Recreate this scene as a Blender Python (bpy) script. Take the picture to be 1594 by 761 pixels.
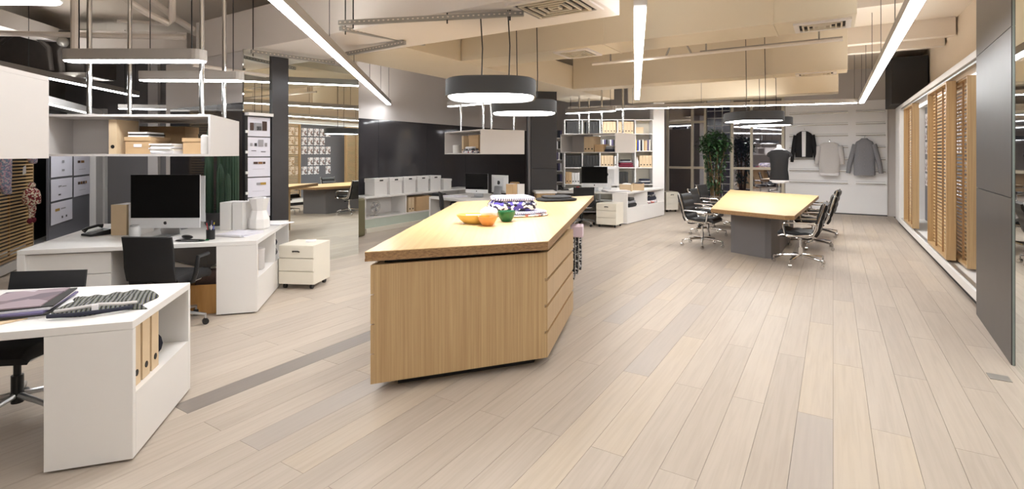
import bpy, bmesh, math, random
from mathutils import Vector, Matrix
random.seed(7)
PI = math.pi
R = math.radians
sc = bpy.context.scene
C = sc.collection
for o in list(bpy.data.objects):
    bpy.data.objects.remove(o)

# ------------------------------------------------------------------ camera, world, exposure
EYE = 1.62
F = 800.0 / 1594.0            # focal length in image widths
cam_d = bpy.data.cameras.new('camera')
cam_d.sensor_fit = 'HORIZONTAL'
cam_d.sensor_width = 36
cam_d.lens = 36 * F
cam_d.shift_y = -140.5 / 1594
cam_d.clip_start = 0.05
cam = bpy.data.objects.new('camera', cam_d)
C.objects.link(cam)
cam.location = (0, 0, EYE)
cam.rotation_euler = (PI / 2, 0, 0)
sc.camera = cam
w = bpy.data.worlds.new('night')
sc.world = w
w.use_nodes = True
w.node_tree.nodes['Background'].inputs[0].default_value = (0.02, 0.02, 0.032, 1)
w.node_tree.nodes['Background'].inputs[1].default_value = 0.25
sc.view_settings.view_transform = 'Standard'
sc.view_settings.look = 'None'
sc.view_settings.gamma = 1
sc.view_settings.use_curve_mapping = False
sc.view_settings.exposure = 0.95
try:
    sc.cycles.use_denoising = True
    sc.cycles.sample_clamp_indirect = 6
except Exception:
    pass
LAMP = 16.0                   # emission strength of the lamp diffusers
PEND = 12.0
UP_FILL = 14.0  # strength of the upward glow added to brighten the ceiling

# ------------------------------------------------------------------ coordinates
TH = R(32)                    # the room's long axis leans 32 degrees right of the view
def UV(u, v):                 # u along the right wall, v across towards it
    return (u * math.sin(TH) + v * math.cos(TH), u * math.cos(TH) - v * math.sin(TH))
ROOM = -TH

# ------------------------------------------------------------------ materials
MATS = {}
def nodes(name):
    m = bpy.data.materials.new(name)
    m.use_nodes = True
    nt = m.node_tree
    return m, nt, nt.nodes['Principled BSDF']
def rgb(r, g, b):             # sRGB 0-255 to linear
    f = lambda c: (c / 255 / 12.92) if c / 255 <= 0.04045 else ((c / 255 + 0.055) / 1.055) ** 2.4
    return (f(r), f(g), f(b), 1)
def plain(name, col, rough=0.5, metal=0.0, var=0.06, scale=6.0, bump=0.0, bscale=200, stretch=(1, 1, 1), spec=None, emis=None):
    m, nt, b = nodes(name)
    tc = nt.nodes.new('ShaderNodeTexCoord')
    mp = nt.nodes.new('ShaderNodeMapping')
    mp.inputs['Scale'].default_value = stretch
    nz = nt.nodes.new('ShaderNodeTexNoise')
    nz.inputs['Scale'].default_value = scale
    nz.inputs['Detail'].default_value = 3
    mx = nt.nodes.new('ShaderNodeMix')
    mx.data_type = 'RGBA'
    nt.links.new(tc.outputs['Object'], mp.inputs['Vector'])
    nt.links.new(mp.outputs[0], nz.inputs['Vector'])
    nt.links.new(nz.outputs['Fac'], mx.inputs['Factor'])
    mx.inputs['A'].default_value = tuple(c * (1 - var) for c in col[:3]) + (1,)
    mx.inputs['B'].default_value = tuple(min(1, c * (1 + var)) for c in col[:3]) + (1,)
    nt.links.new(mx.outputs['Result'], b.inputs['Base Color'])
    b.inputs['Roughness'].default_value = rough
    b.inputs['Metallic'].default_value = metal
    if spec is not None:
        b.inputs['Specular IOR Level'].default_value = spec
    if bump:
        n2 = nt.nodes.new('ShaderNodeTexNoise')
        n2.inputs['Scale'].default_value = bscale
        nt.links.new(mp.outputs[0], n2.inputs['Vector'])
        bp = nt.nodes.new('ShaderNodeBump')
        bp.inputs['Strength'].default_value = bump
        bp.inputs['Distance'].default_value = 0.005
        nt.links.new(n2.outputs['Fac'], bp.inputs['Height'])
        nt.links.new(bp.outputs[0], b.inputs['Normal'])
    MATS[name] = m
    return m
def wood(name, dark, light, axis, rough=0.35, scale=3.0, fine=40.0):
    """long grain along one axis of the object"""
    m, nt, b = nodes(name)
    tc = nt.nodes.new('ShaderNodeTexCoord')
    mp = nt.nodes.new('ShaderNodeMapping')
    s = [fine, fine, fine]
    s[axis] = scale * 0.3
    mp.inputs['Scale'].default_value = s
    nt.links.new(tc.outputs['Object'], mp.inputs['Vector'])
    nz = nt.nodes.new('ShaderNodeTexNoise')
    nz.inputs['Scale'].default_value = 1.0
    nz.inputs['Detail'].default_value = 5
    nz.inputs['Roughness'].default_value = 0.65
    nt.links.new(mp.outputs[0], nz.inputs['Vector'])
    cr = nt.nodes.new('ShaderNodeValToRGB')
    cr.color_ramp.elements[0].position = 0.3
    cr.color_ramp.elements[0].color = dark
    cr.color_ramp.elements[1].position = 0.72
    cr.color_ramp.elements[1].color = light
    nt.links.new(nz.outputs['Fac'], cr.inputs[0])
    nt.links.new(cr.outputs[0], b.inputs['Base Color'])
    b.inputs['Roughness'].default_value = rough
    MATS[name] = m
    return m
def emit(name, col, strength):
    m = bpy.data.materials.new(name)
    m.use_nodes = True
    nt = m.node_tree
    nt.nodes.clear()
    e = nt.nodes.new('ShaderNodeEmission')
    e.inputs[0].default_value = col
    e.inputs[1].default_value = strength
    o = nt.nodes.new('ShaderNodeOutputMaterial')
    nt.links.new(e.outputs[0], o.inputs[0])
    MATS[name] = m
    return m
def plank_material(name, island):
    m, nt, b = nodes(name)
    tc = nt.nodes.new('ShaderNodeTexCoord')
    if island:
        rn = nt.nodes.new('ShaderNodeNewGeometry').outputs['Random Per Island']
    else:
        rn = nt.nodes.new('ShaderNodeObjectInfo').outputs['Random']
    mul = nt.nodes.new('ShaderNodeMath')
    mul.operation = 'MULTIPLY'
    mul.inputs[1].default_value = 70
    nt.links.new(rn, mul.inputs[0])
    cx = nt.nodes.new('ShaderNodeCombineXYZ')
    nt.links.new(mul.outputs[0], cx.inputs[0])
    nt.links.new(mul.outputs[0], cx.inputs[1])
    ad = nt.nodes.new('ShaderNodeVectorMath')
    nt.links.new(tc.outputs['Object'], ad.inputs[0])
    nt.links.new(cx.outputs[0], ad.inputs[1])
    mp = nt.nodes.new('ShaderNodeMapping')
    mp.inputs['Scale'].default_value = (38, 1.6, 1)
    nt.links.new(ad.outputs[0], mp.inputs[0])
    nz = nt.nodes.new('ShaderNodeTexNoise')
    nz.inputs['Scale'].default_value = 1
    nz.inputs['Detail'].default_value = 6
    nz.inputs['Distortion'].default_value = 0.6
    nt.links.new(mp.outputs[0], nz.inputs['Vector'])
    mp2 = nt.nodes.new('ShaderNodeMapping')
    mp2.inputs['Scale'].default_value = (5, 1.1, 1)
    nt.links.new(ad.outputs[0], mp2.inputs[0])
    n2 = nt.nodes.new('ShaderNodeTexNoise')
    n2.inputs['Scale'].default_value = 1
    n2.inputs['Detail'].default_value = 3
    nt.links.new(mp2.outputs[0], n2.inputs['Vector'])
    # tone of the plank
    cr = nt.nodes.new('ShaderNodeValToRGB')
    e = cr.color_ramp.elements
    e[0].position = 0.0
    e[0].color = rgb(166, 154, 143)
    e[1].position = 1.0
    e[1].color = rgb(190, 178, 162)
    for p, c in ((0.15, rgb(174, 162, 150)), (0.4, rgb(180, 168, 155)), (0.65, rgb(185, 173, 160)), (0.85, rgb(188, 174, 156))):
        k = e.new(p)
        k.color = c
    sub = nt.nodes.new('ShaderNodeMath')
    sub.operation = 'MULTIPLY_ADD'
    sub.inputs[1].default_value = 0.4
    nt.links.new(n2.outputs['Fac'], sub.inputs[0])
    s2 = nt.nodes.new('ShaderNodeMath')
    s2.operation = 'MULTIPLY_ADD'
    nt.links.new(rn, s2.inputs[0])
    s2.inputs[1].default_value = 0.62
    s2.inputs[2].default_value = -0.02
    nt.links.new(s2.outputs[0], sub.inputs[2])
    nt.links.new(sub.outputs[0], cr.inputs[0])
    mx = nt.nodes.new('ShaderNodeMix')
    mx.data_type = 'RGBA'
    mx.blend_type = 'MULTIPLY'
    mx.inputs['Factor'].default_value = 1
    gr = nt.nodes.new('ShaderNodeValToRGB')
    gr.color_ramp.elements[0].position = 0.3
    gr.color_ramp.elements[0].color = (0.9, 0.89, 0.88, 1)
    gr.color_ramp.elements[1].position = 0.6
    gr.color_ramp.elements[1].color = (1, 1, 1, 1)
    nt.links.new(nz.outputs['Fac'], gr.inputs[0])
    nt.links.new(cr.outputs[0], mx.inputs['A'])
    nt.links.new(gr.outputs[0], mx.inputs['B'])
    nt.links.new(mx.outputs['Result'], b.inputs['Base Color'])
    b.inputs['Roughness'].default_value = 0.5
    b.inputs['Specular IOR Level'].default_value = 0.28
    bp = nt.nodes.new('ShaderNodeBump')
    bp.inputs['Strength'].default_value = 0.12
    bp.inputs['Distance'].default_value = 0.002
    nt.links.new(nz.outputs['Fac'], bp.inputs['Height'])
    nt.links.new(bp.outputs[0], b.inputs['Normal'])
    return m
def stripes(name, cols, scale, axis=0, rough=0.8, distort=2.0):
    m, nt, b = nodes(name)
    tc = nt.nodes.new('ShaderNodeTexCoord')
    wv = nt.nodes.new('ShaderNodeTexWave')
    wv.bands_direction = 'XYZ'[axis]
    wv.inputs['Scale'].default_value = scale
    wv.inputs['Distortion'].default_value = distort
    wv.inputs['Detail'].default_value = 2
    nt.links.new(tc.outputs['Object'], wv.inputs['Vector'])
    cr = nt.nodes.new('ShaderNodeValToRGB')
    cr.color_ramp.interpolation = 'CONSTANT'
    e = cr.color_ramp.elements
    e[0].color = cols[0]
    e[0].position = 0
    e[1].color = cols[1]
    e[1].position = 1.0 / len(cols)
    for i, c in enumerate(cols[2:]):
        k = e.new((i + 2) / len(cols))
        k.color = c
    nt.links.new(wv.outputs['Fac'], cr.inputs[0])
    nt.links.new(cr.outputs[0], b.inputs['Base Color'])
    b.inputs['Roughness'].default_value = rough
    MATS[name] = m
    return m
def blotch(name, cols, scale, rough=0.8, kind='voronoi'):
    m, nt, b = nodes(name)
    tc = nt.nodes.new('ShaderNodeTexCoord')
    vz = nt.nodes.new('ShaderNodeTexVoronoi')
    vz.inputs['Scale'].default_value = scale
    nt.links.new(tc.outputs['Object'], vz.inputs['Vector'])
    sp = nt.nodes.new('ShaderNodeSeparateColor')
    nt.links.new(vz.outputs['Color'], sp.inputs[0])
    cr = nt.nodes.new('ShaderNodeValToRGB')
    cr.color_ramp.interpolation = 'CONSTANT'
    e = cr.color_ramp.elements
    e[0].color = cols[0]
    e[0].position = 0
    e[1].color = cols[1]
    e[1].position = 1.0 / len(cols)
    for i, c in enumerate(cols[2:]):
        k = e.new((i + 2) / len(cols))
        k.color = c
    nt.links.new(sp.outputs[0], cr.inputs[0])
    nt.links.new(cr.outputs[0], b.inputs['Base Color'])
    b.inputs['Roughness'].default_value = rough
    MATS[name] = m
    return m

M = MATS
plain('white', rgb(228, 225, 222), 0.4, var=0.015)
plain('panel_white', rgb(246, 245, 246), 0.5, var=0.01)
plain('shelf_white', rgb(214, 209, 206), 0.45, var=0.015)
plain('column_dark', rgb(58, 56, 57), 0.45, metal=0.2, var=0.1, scale=4)
plain('cream', rgb(228, 222, 208), 0.4, var=0.02)
plain('wall_grey', rgb(206, 200, 197), 0.8, var=0.03, scale=2)
plain('wall_tan', rgb(206, 190, 170), 0.85, var=0.03, scale=2)
plain('ceiling_paint', rgb(218, 206, 192), 0.85, var=0.04, scale=1.5)
plain('duct_paint', rgb(216, 203, 181), 0.7, var=0.03, scale=2)
plain('duct_white', rgb(226, 218, 212), 0.7, var=0.02, scale=2)
plain('slab_dark', rgb(120, 108, 100), 0.9, var=0.12, scale=3)
plain('machine_grey', rgb(70, 64, 60), 0.7, var=0.2, scale=9)
plain('floor_base', rgb(92, 80, 70), 0.9)
plain('steel_dark', rgb(84, 80, 79), 0.38, metal=0.5, var=0.12, scale=5)
plain('steel_board', rgb(72, 71, 73), 0.38, metal=0.5, var=0.1, scale=7)
plain('black_glass', rgb(58, 56, 59), 0.06, var=0.1, scale=1.5, spec=0.6)
plain('glass_edge', rgb(140, 150, 146), 0.2)
plain('grey_panel', rgb(116, 113, 114), 0.6, var=0.03)
plain('pin_grey', rgb(104, 104, 110), 0.85, var=0.05, scale=30)
plain('void_black', rgb(22, 20, 21), 0.6)
plain('charcoal', rgb(58, 58, 60), 0.55, var=0.05)
plain('black_fabric', rgb(26, 25, 27), 0.75, var=0.15, scale=40, bump=0.2, bscale=300)
plain('black_leather', rgb(22, 21, 22), 0.42, var=0.1, scale=20, spec=0.35)
plain('black_plastic', rgb(24, 24, 25), 0.4)
plain('chrome', rgb(222, 222, 222), 0.12, metal=1.0, var=0.02)
plain('alu', rgb(196, 197, 199), 0.3, metal=0.85, var=0.02)
plain('alu_light', rgb(226, 227, 229), 0.35, metal=0.2, var=0.02)
plain('lamp_housing', rgb(176, 170, 164), 0.45, metal=0.2, var=0.03)
plain('pipe', rgb(226, 216, 206), 0.5, var=0.05)
plain('strut_steel', rgb(160, 156, 150), 0.4, metal=0.6, var=0.06)
plain('vent_dark', rgb(40, 34, 30), 0.8)
plain('kraft', rgb(196, 164, 124), 0.8, var=0.05, scale=12)
plain('kraft_light', rgb(214, 190, 156), 0.75, var=0.04, scale=12)
plain('dark_board', rgb(46, 45, 44), 0.7, var=0.1)
plain('paper', rgb(236, 234, 236), 0.8, var=0.015)
plain('paper_lilac', rgb(218, 216, 226), 0.8, var=0.02)
plain('ink', rgb(50, 48, 50), 0.8)
plain('ink_grey', rgb(150, 148, 152), 0.8)
plain('swatch_brown', rgb(134, 96, 60), 0.8, var=0.3, scale=60)
plain('swatch_dark', rgb(74, 56, 50), 0.8, var=0.3, scale=60)
plain('swatch_ochre', rgb(170, 134, 60), 0.8, var=0.3, scale=60)
plain('olive', rgb(110, 104, 78), 0.85, var=0.08)
plain('pale_green', rgb(196, 206, 194), 0.35, var=0.02)
plain('bronze_frame', rgb(208, 199, 180), 0.45, metal=0.1, var=0.05)
plain('block_glass', rgb(44, 42, 60), 0.15, var=0.4, scale=14)
plain('leaf', rgb(40, 66, 36), 0.4, var=0.45, scale=9)
plain('cactus', rgb(36, 58, 40), 0.6, var=0.25, scale=12)
plain('bark', rgb(98, 78, 52), 0.85, var=0.2, scale=20)
plain('maroon', rgb(116, 36, 54), 0.85, var=0.2, scale=15)
plain('navy', rgb(38, 40, 54), 0.85, var=0.2, scale=20)
plain('grey_knit', rgb(140, 140, 145), 0.9, var=0.15, scale=45, bump=0.4, bscale=260)
plain('pale_knit', rgb(206, 202, 200), 0.9, var=0.06, scale=45, bump=0.3, bscale=260)
plain('white_cloth', rgb(238, 236, 238), 0.9, var=0.03, scale=25)
plain('black_cloth', rgb(24, 23, 25), 0.85, var=0.15, scale=30)
plain('yellow_bowl', rgb(222, 186, 96), 0.3, var=0.04)
plain('orange_bowl', rgb(222, 152, 80), 0.3, var=0.04)
plain('green_bowl', rgb(26, 104, 58), 0.25, var=0.05)
plain('pink_wrap', rgb(230, 208, 218), 0.6, var=0.04)
plain('red', rgb(190, 40, 44), 0.5)
plain('blue', rgb(64, 74, 170), 0.5)
plain('yellow', rgb(222, 200, 60), 0.5)
plain('violet_grey', rgb(96, 88, 124), 0.6)
plain('screen_black', rgb(9, 9, 10), 0.12, var=0.2, spec=0.35)
wood('bamboo_v', rgb(166, 134, 94), rgb(199, 170, 127), 2, 0.38, fine=90)
wood('bamboo_h', rgb(200, 168, 116), rgb(224, 194, 146), 1, 0.3, fine=50)
wood('bamboo_edge', rgb(112, 82, 54), rgb(180, 142, 98), 0, 0.5, scale=20, fine=120)
wood('bamboo_slat', rgb(198, 164, 112), rgb(226, 196, 146), 0, 0.45, fine=60)
wood('paper_bag', rgb(170, 124, 70), rgb(196, 150, 92), 2, 0.8, fine=12)
stripes('knit_stripes', [rgb(26, 26, 36), rgb(44, 46, 62), rgb(30, 30, 42), rgb(168, 172, 104), rgb(24, 24, 34), rgb(120, 120, 132)], 15, 0, distort=1.2)
stripes('lines_violet', [rgb(240, 236, 246), rgb(96, 84, 150), rgb(232, 228, 240), rgb(60, 54, 96)], 14, 0, distort=3)
blotch('patches_violet', [rgb(240, 238, 244), rgb(84, 72, 160), rgb(30, 28, 44), rgb(236, 232, 240), rgb(40, 36, 70)], 30)
blotch('patches_mixed', [rgb(240, 236, 236), rgb(190, 100, 84), rgb(210, 210, 224), rgb(96, 96, 110), rgb(236, 228, 224)], 28)
blotch('check_black', [rgb(30, 30, 32), rgb(220, 218, 220), rgb(60, 60, 64), rgb(24, 24, 26)], 70)
blotch('hat_knit', [rgb(150, 50, 56), rgb(230, 216, 196), rgb(226, 214, 200), rgb(120, 40, 50)], 45)
blotch('sock_knit', [rgb(150, 144, 178), rgb(210, 176, 196), rgb(140, 166, 190), rgb(216, 204, 210)], 60)
blotch('photo_print', [rgb(232, 230, 233), rgb(150, 144, 146), rgb(230, 228, 232), rgb(130, 104, 100), rgb(220, 218, 222), rgb(92, 88, 92), rgb(226, 224, 228), rgb(190, 160, 150)], 22)
blotch('magazine_cover', [rgb(120, 104, 110), rgb(150, 134, 140), rgb(108, 96, 104), rgb(190, 180, 188)], 6)
emit('lamp_glow', (0.97, 0.985, 1.0, 1), LAMP)
emit('lamp_glow_bright', (0.97, 0.985, 1.0, 1), LAMP * 2.0)
emit('up_fill_glow', (1.0, 0.985, 0.95, 1), UP_FILL)
emit('pendant_glow', (0.99, 0.985, 0.97, 1), PEND)
emit('washer_glow', (0.98, 0.985, 1.0, 1), 9.0)
emit('cabinet_glow', (1.0, 0.95, 0.88, 1), 3.0)
M['plank'] = plank_material('plank_oak', False)
M['plank_field'] = plank_material('plank_oak_field', True)
plain('plank_dark', rgb(130, 121, 115), 0.42, var=0.12, scale=1, stretch=(40, 2, 1))
plain('plank_grey', rgb(167, 156, 146), 0.42, var=0.1, scale=1, stretch=(40, 2, 1))
def mirror_material():
    m, nt, b = nodes('mirror_silver')
    b.inputs['Base Color'].default_value = (0.80, 0.83, 0.80, 1)
    b.inputs['Metallic'].default_value = 1
    b.inputs['Roughness'].default_value = 0.012
    M['mirror'] = m
mirror_material()
def pane_material():
    m = bpy.data.materials.new('night_pane')
    m.use_nodes = True
    nt = m.node_tree
    nt.nodes.clear()
    t = nt.nodes.new('ShaderNodeBsdfTransparent')
    t.inputs[0].default_value = (0.75, 0.75, 0.85, 1)
    g = nt.nodes.new('ShaderNodeBsdfGlossy')
    g.inputs['Roughness'].default_value = 0.02
    g.inputs[0].default_value = (0.9, 0.9, 0.92, 1)
    x = nt.nodes.new('ShaderNodeMixShader')
    x.inputs[0].default_value = 0.5
    o = nt.nodes.new('ShaderNodeOutputMaterial')
    nt.links.new(t.outputs[0], x.inputs[1])
    nt.links.new(g.outputs[0], x.inputs[2])
    nt.links.new(x.outputs[0], o.inputs[0])
    M['pane'] = m
pane_material()

# ------------------------------------------------------------------ mesh helpers
class MB:
    def __init__(s):
        s.v = []
        s.f = []
    def add(s, vs, fs):
        k = len(s.v)
        s.v += [tuple(p) for p in vs]
        s.f += [tuple(i + k for i in q) for q in fs]
        return s
    def box(s, x0, x1, y0, y1, z0, z1):
        return s.prism([(x0, y0), (x1, y0), (x1, y1), (x0, y1)], z0, z1)
    def cbox(s, c, d, rz=0.0):
        cx, cy, cz = c
        a, b = math.cos(rz), math.sin(rz)
        pts = []
        for sx, sy in ((-1, -1), (1, -1), (1, 1), (-1, 1)):
            x, y = sx * d[0] / 2, sy * d[1] / 2
            pts.append((cx + x * a - y * b, cy + x * b + y * a))
        return s.prism(pts, cz - d[2] / 2, cz + d[2] / 2)
    def prism(s, poly, z0, z1):
        ar = sum(poly[i][0] * poly[(i + 1) % len(poly)][1] - poly[(i + 1) % len(poly)][0] * poly[i][1] for i in range(len(poly)))
        if ar < 0:
            poly = poly[::-1]
        n = len(poly)
        vs = [(p[0], p[1], z0) for p in poly] + [(p[0], p[1], z1) for p in poly]
        fs = [tuple(range(n))[::-1], tuple(range(n, 2 * n))]
        fs += [(i, (i + 1) % n, n + (i + 1) % n, n + i) for i in range(n)]
        return s.add(vs, fs)
    def xprism(s, poly, x0, x1):      # polygon in (y, z), pushed along x
        n = len(poly)
        vs = [(x0, p[0], p[1]) for p in poly] + [(x1, p[0], p[1]) for p in poly]
        fs = [tuple(range(n))[::-1], tuple(range(n, 2 * n))]
        fs += [(i, (i + 1) % n, n + (i + 1) % n, n + i) for i in range(n)]
        return s.add(vs, fs)
    def yprism(s, poly, y0, y1):      # polygon in (x, z), pushed along y
        n = len(poly)
        vs = [(p[0], y0, p[1]) for p in poly] + [(p[0], y1, p[1]) for p in poly]
        fs = [tuple(range(n)), tuple(range(n, 2 * n))[::-1]]
        fs += [(i, n + i, n + (i + 1) % n, (i + 1) % n) for i in range(n)]
        return s.add(vs, fs)
    def panel(s, p, q, t, z0, z1):    # upright slab from p to q, thickness t to the left of p->q
        dx, dy = q[0] - p[0], q[1] - p[1]
        L = math.hypot(dx, dy)
        nx, ny = -dy / L * t, dx / L * t
        return s.prism([p, q, (q[0] + nx, q[1] + ny), (p[0] + nx, p[1] + ny)], z0, z1)
    def tube(s, pts, r, n=8, closed=False):
        pts = [Vector(p) for p in pts]
        rs = r if isinstance(r, (list, tuple)) else [r] * len(pts)
        rings = []
        up = None
        m = len(pts)
        for i, p in enumerate(pts):
            if closed:
                t = (pts[(i + 1) % m] - pts[i - 1]).normalized()
            else:
                t = (pts[min(i + 1, m - 1)] - pts[max(i - 1, 0)]).normalized()
            if up is None:
                up = Vector((0, 0, 1)) if abs(t.z) < 0.9 else Vector((1, 0, 0))
            a = (up - t * up.dot(t))
            if a.length < 1e-4:
                a = t.orthogonal()
            a.normalize()
            b = t.cross(a)
            up = a
            rings.append([p + (a * math.cos(2 * PI * k / n) + b * math.sin(2 * PI * k / n)) * rs[i] for k in range(n)])
        return s.loft(rings, closed, not closed)
    def loft(s, rings, closed=False, caps=True):
        n = len(rings[0])
        vs = [p for r in rings for p in r]
        fs = []
        m = len(rings)
        for i in range(m if closed else m - 1):
            j = (i + 1) % m
            for k in range(n):
                fs.append((i * n + k, i * n + (k + 1) % n, j * n + (k + 1) % n, j * n + k))
        if caps:
            fs.append(tuple(range(n))[::-1])
            fs.append(tuple((m - 1) * n + k for k in range(n)))
        return s.add(vs, fs)
    def lathe(s, prof, n=20, c=(0, 0, 0), sx=1.0, sy=1.0):
        rings = [[(c[0] + r * sx * math.cos(2 * PI * k / n), c[1] + r * sy * math.sin(2 * PI * k / n), c[2] + z) for k in range(n)] for r, z in prof]
        return s.loft(rings)
    def blob(s, c, r, n=12, m=8):
        rings = []
        for i in range(m + 1):
            a = -PI / 2 + PI * (i + 0.02) / (m + 0.04)
            rings.append([(c[0] + r[0] * math.cos(a) * math.cos(2 * PI * k / n), c[1] + r[1] * math.cos(a) * math.sin(2 * PI * k / n), c[2] + r[2] * math.sin(a)) for k in range(n)])
        return s.loft(rings)
    def bar(s, p, q, wd, ht):         # rectangular bar between two points, top/bottom horizontal
        p, q = Vector(p), Vector(q)
        t = (q - p).normalized()
        side = t.cross(Vector((0, 0, 1)))
        if side.length < 1e-3:
            side = Vector((1, 0, 0))
        side.normalize()
        up = side.cross(t).normalized()
        rings = []
        for c in (p, q):
            rings.append([c + side * (a * wd / 2) + up * (b * ht / 2) for a, b in ((-1, -1), (1, -1), (1, 1), (-1, 1))])
        return s.loft(rings)
    def mesh(s, name, smooth=False):
        me = bpy.data.meshes.new(name)
        me.from_pydata(s.v, [], s.f)
        bm = bmesh.new()
        bm.from_mesh(me)
        bmesh.ops.recalc_face_normals(bm, faces=bm.faces)
        bm.to_mesh(me)
        bm.free()
        if smooth:
            me.polygons.foreach_set('use_smooth', [True] * len(me.polygons))
            me.set_sharp_from_angle(angle=R(42))
        return me
def obj(name, mb, mat, parent=None, smooth=False, bevel=0, label=None):
    me = mb.mesh(name, smooth) if isinstance(mb, MB) else mb
    o = bpy.data.objects.new(name, me)
    C.objects.link(o)
    if mat is not None and not me.materials:
        me.materials.append(M[mat] if isinstance(mat, str) else mat)
    if parent is not None:
        o.parent = parent
    if bevel:
        b = o.modifiers.new('bevel', 'BEVEL')
        b.width = bevel
        b.segments = 2
        b.limit_method = 'ANGLE'
    if label:
        o['label'] = label
    return o
def tag(o, label, cat, group=None, loc=None, rz=None):
    o['label'] = label
    o['category'] = cat
    if group:
        o['group'] = group
    if loc is not None:
        o.location = loc
    if rz is not None:
        o.rotation_euler = (0, 0, rz)
    return o
def thing(name, label, cat, loc=(0, 0, 0), rz=0.0, group=None):
    o = bpy.data.objects.new(name, None)
    o.empty_display_size = 0.1
    C.objects.link(o)
    return tag(o, label, cat, group, loc, rz)
def struct(name, mb, mat, rz=ROOM, label=None, smooth=False):
    o = obj(name, mb, mat, None, smooth)
    o['kind'] = 'structure'
    o.rotation_euler = (0, 0, rz)
    if label:
        o['label'] = label
    return o
def dup(root, loc, rz, label, group=None):
    r = root.copy()
    C.objects.link(r)
    r.location = loc
    r.rotation_euler = (0, 0, rz)
    r['label'] = label
    if group:
        r['group'] = group
    for ch in list(root.children):
        c = ch.copy()
        C.objects.link(c)
        c.parent = r
        for g in list(ch.children):
            d = g.copy()
            C.objects.link(d)
            d.parent = c
    return r
ORD = ['first', 'second', 'third', 'fourth', 'fifth', 'sixth', 'seventh', 'eighth', 'ninth', 'tenth']

# ================================================================== SETTING
V_R = 1.25      # face of the right-hand cabinet
U_B = 16.6      # back wall
V_L = -8.7      # black glass wall
ZC = 3.9        # slab
# room shell (x = v, y = u in room frame)
fl = struct('floor', MB().box(-16, 3, -6, U_B + 0.3, -0.2, -0.012), 'floor_base', label='whitewashed oak plank floor laid diagonally to the view')
PW, PL = 0.19, 2.05
plank_me = MB().box(0.0009, PW - 0.0009, 0.0009, PL - 0.0009, -0.02, 0.0).mesh('plank')
plank_me.materials.append(M['plank'])
plank_dk = MB().box(0.0009, PW - 0.0009, 0.0009, PL - 0.0009, -0.02, 0.0).mesh('plank')
plank_dk.materials.append(M['plank_dark'])
plank_gy = MB().box(0.0009, PW - 0.0009, 0.0009, PL - 0.0009, -0.02, 0.0).mesh('plank')
plank_gy.materials.append(M['plank_grey'])
DARK = {(-19, 1.65)}
GREY = {(-10, 4.7), (-7, 3.7), (-1, 1.65), (-15, 1.65)}
cells = []
for r in range(-60, 7):
    off = 1.65 if r % 2 else 2.65
    k = -4
    while off + k * PL < U_B:
        u0 = off + k * PL
        x, y = UV(u0 + PL / 2, (r + 0.5) * PW)
        vis = 1.5 < y and abs(x) < y * 1.05 + 1.2 and u0 > -0.8 and (r + 0.5) * PW > -9.0
        # hidden behind the desks on the left
        cells.append((vis, math.hypot(x, y), r, u0))
        k += 1
near = sorted([c for c in cells if c[0] and not (c[2] < -26 and c[3] < 3.0)], key=lambda c: c[1])[:299]
near_set = {(c[2], c[3]) for c in near}
rest = MB()
for vis, d, r, u0 in cells:
    if (r, u0) in near_set:
        key = (r, round(u0, 2))
        me = plank_me
        for kr, ku in DARK:
            if kr == r and abs(ku - u0) < 0.1:
                me = plank_dk
        for kr, ku in GREY:
            if kr == r and abs(ku - u0) < 0.1:
                me = plank_gy
        p = obj('plank', me, None, fl)
        p.location = (r * PW, u0, 0)
    else:
        u1 = min(u0 + PL, U_B)
        rest.box(r * PW + 0.0009, (r + 1) * PW - 0.0009, u0 + 0.0009, u1 - 0.0009, -0.02, 0)
rf = obj('plank_field', rest, 'plank_field', fl)
rf['kind'] = 'stuff'

struct('ceiling', MB().box(-16, 3, -6, U_B + 0.3, ZC, ZC + 0.2), 'ceiling_paint', label='painted concrete slab above exposed ducts')
struct('wall_right', MB().box(1.75, 1.95, -6, U_B + 0.3, 0, ZC), 'wall_tan')
struct('wall_rear', MB().box(-16, 2, -6.2, -6.0, 0, ZC), 'wall_grey')
struct('wall_far_left', MB().box(-16, -15.8, -6, U_B, 0, ZC), 'wall_grey')
# back wall: closed part behind the clothes and the pieces around the windows
px_to_v = lambda px: (lambda t: t * ((px - 797) / 800 * math.cos(TH) - math.sin(TH)))(U_B / ((px - 797) / 800 * math.sin(TH) + math.cos(TH)))
VW0, VW1 = px_to_v(1037), px_to_v(1221)
struct('wall_back', MB().box(VW1, 1.75, U_B, U_B + 0.2, 0, ZC).box(-16, VW0, U_B, U_B + 0.2, 0, ZC).box(VW0, VW1, U_B, U_B + 0.2, 3.3, ZC), 'wall_grey')
# black glass wall on the left with plaster above
WL0 = 5.0
gw = struct('wall_left', MB().box(V_L - 0.2, V_L - 0.02, WL0, U_B, 0, ZC), 'wall_grey', label='plaster wall behind black glass panels')
u = WL0
while u < 15.6:
    u1 = min(u + 1.62, U_B)
    obj('glass_panel', MB().box(V_L - 0.02, V_L + 0.0, u + 0.003, u1 - 0.003, 0.02, 2.4), 'black_glass', gw)
    u = u1
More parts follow.
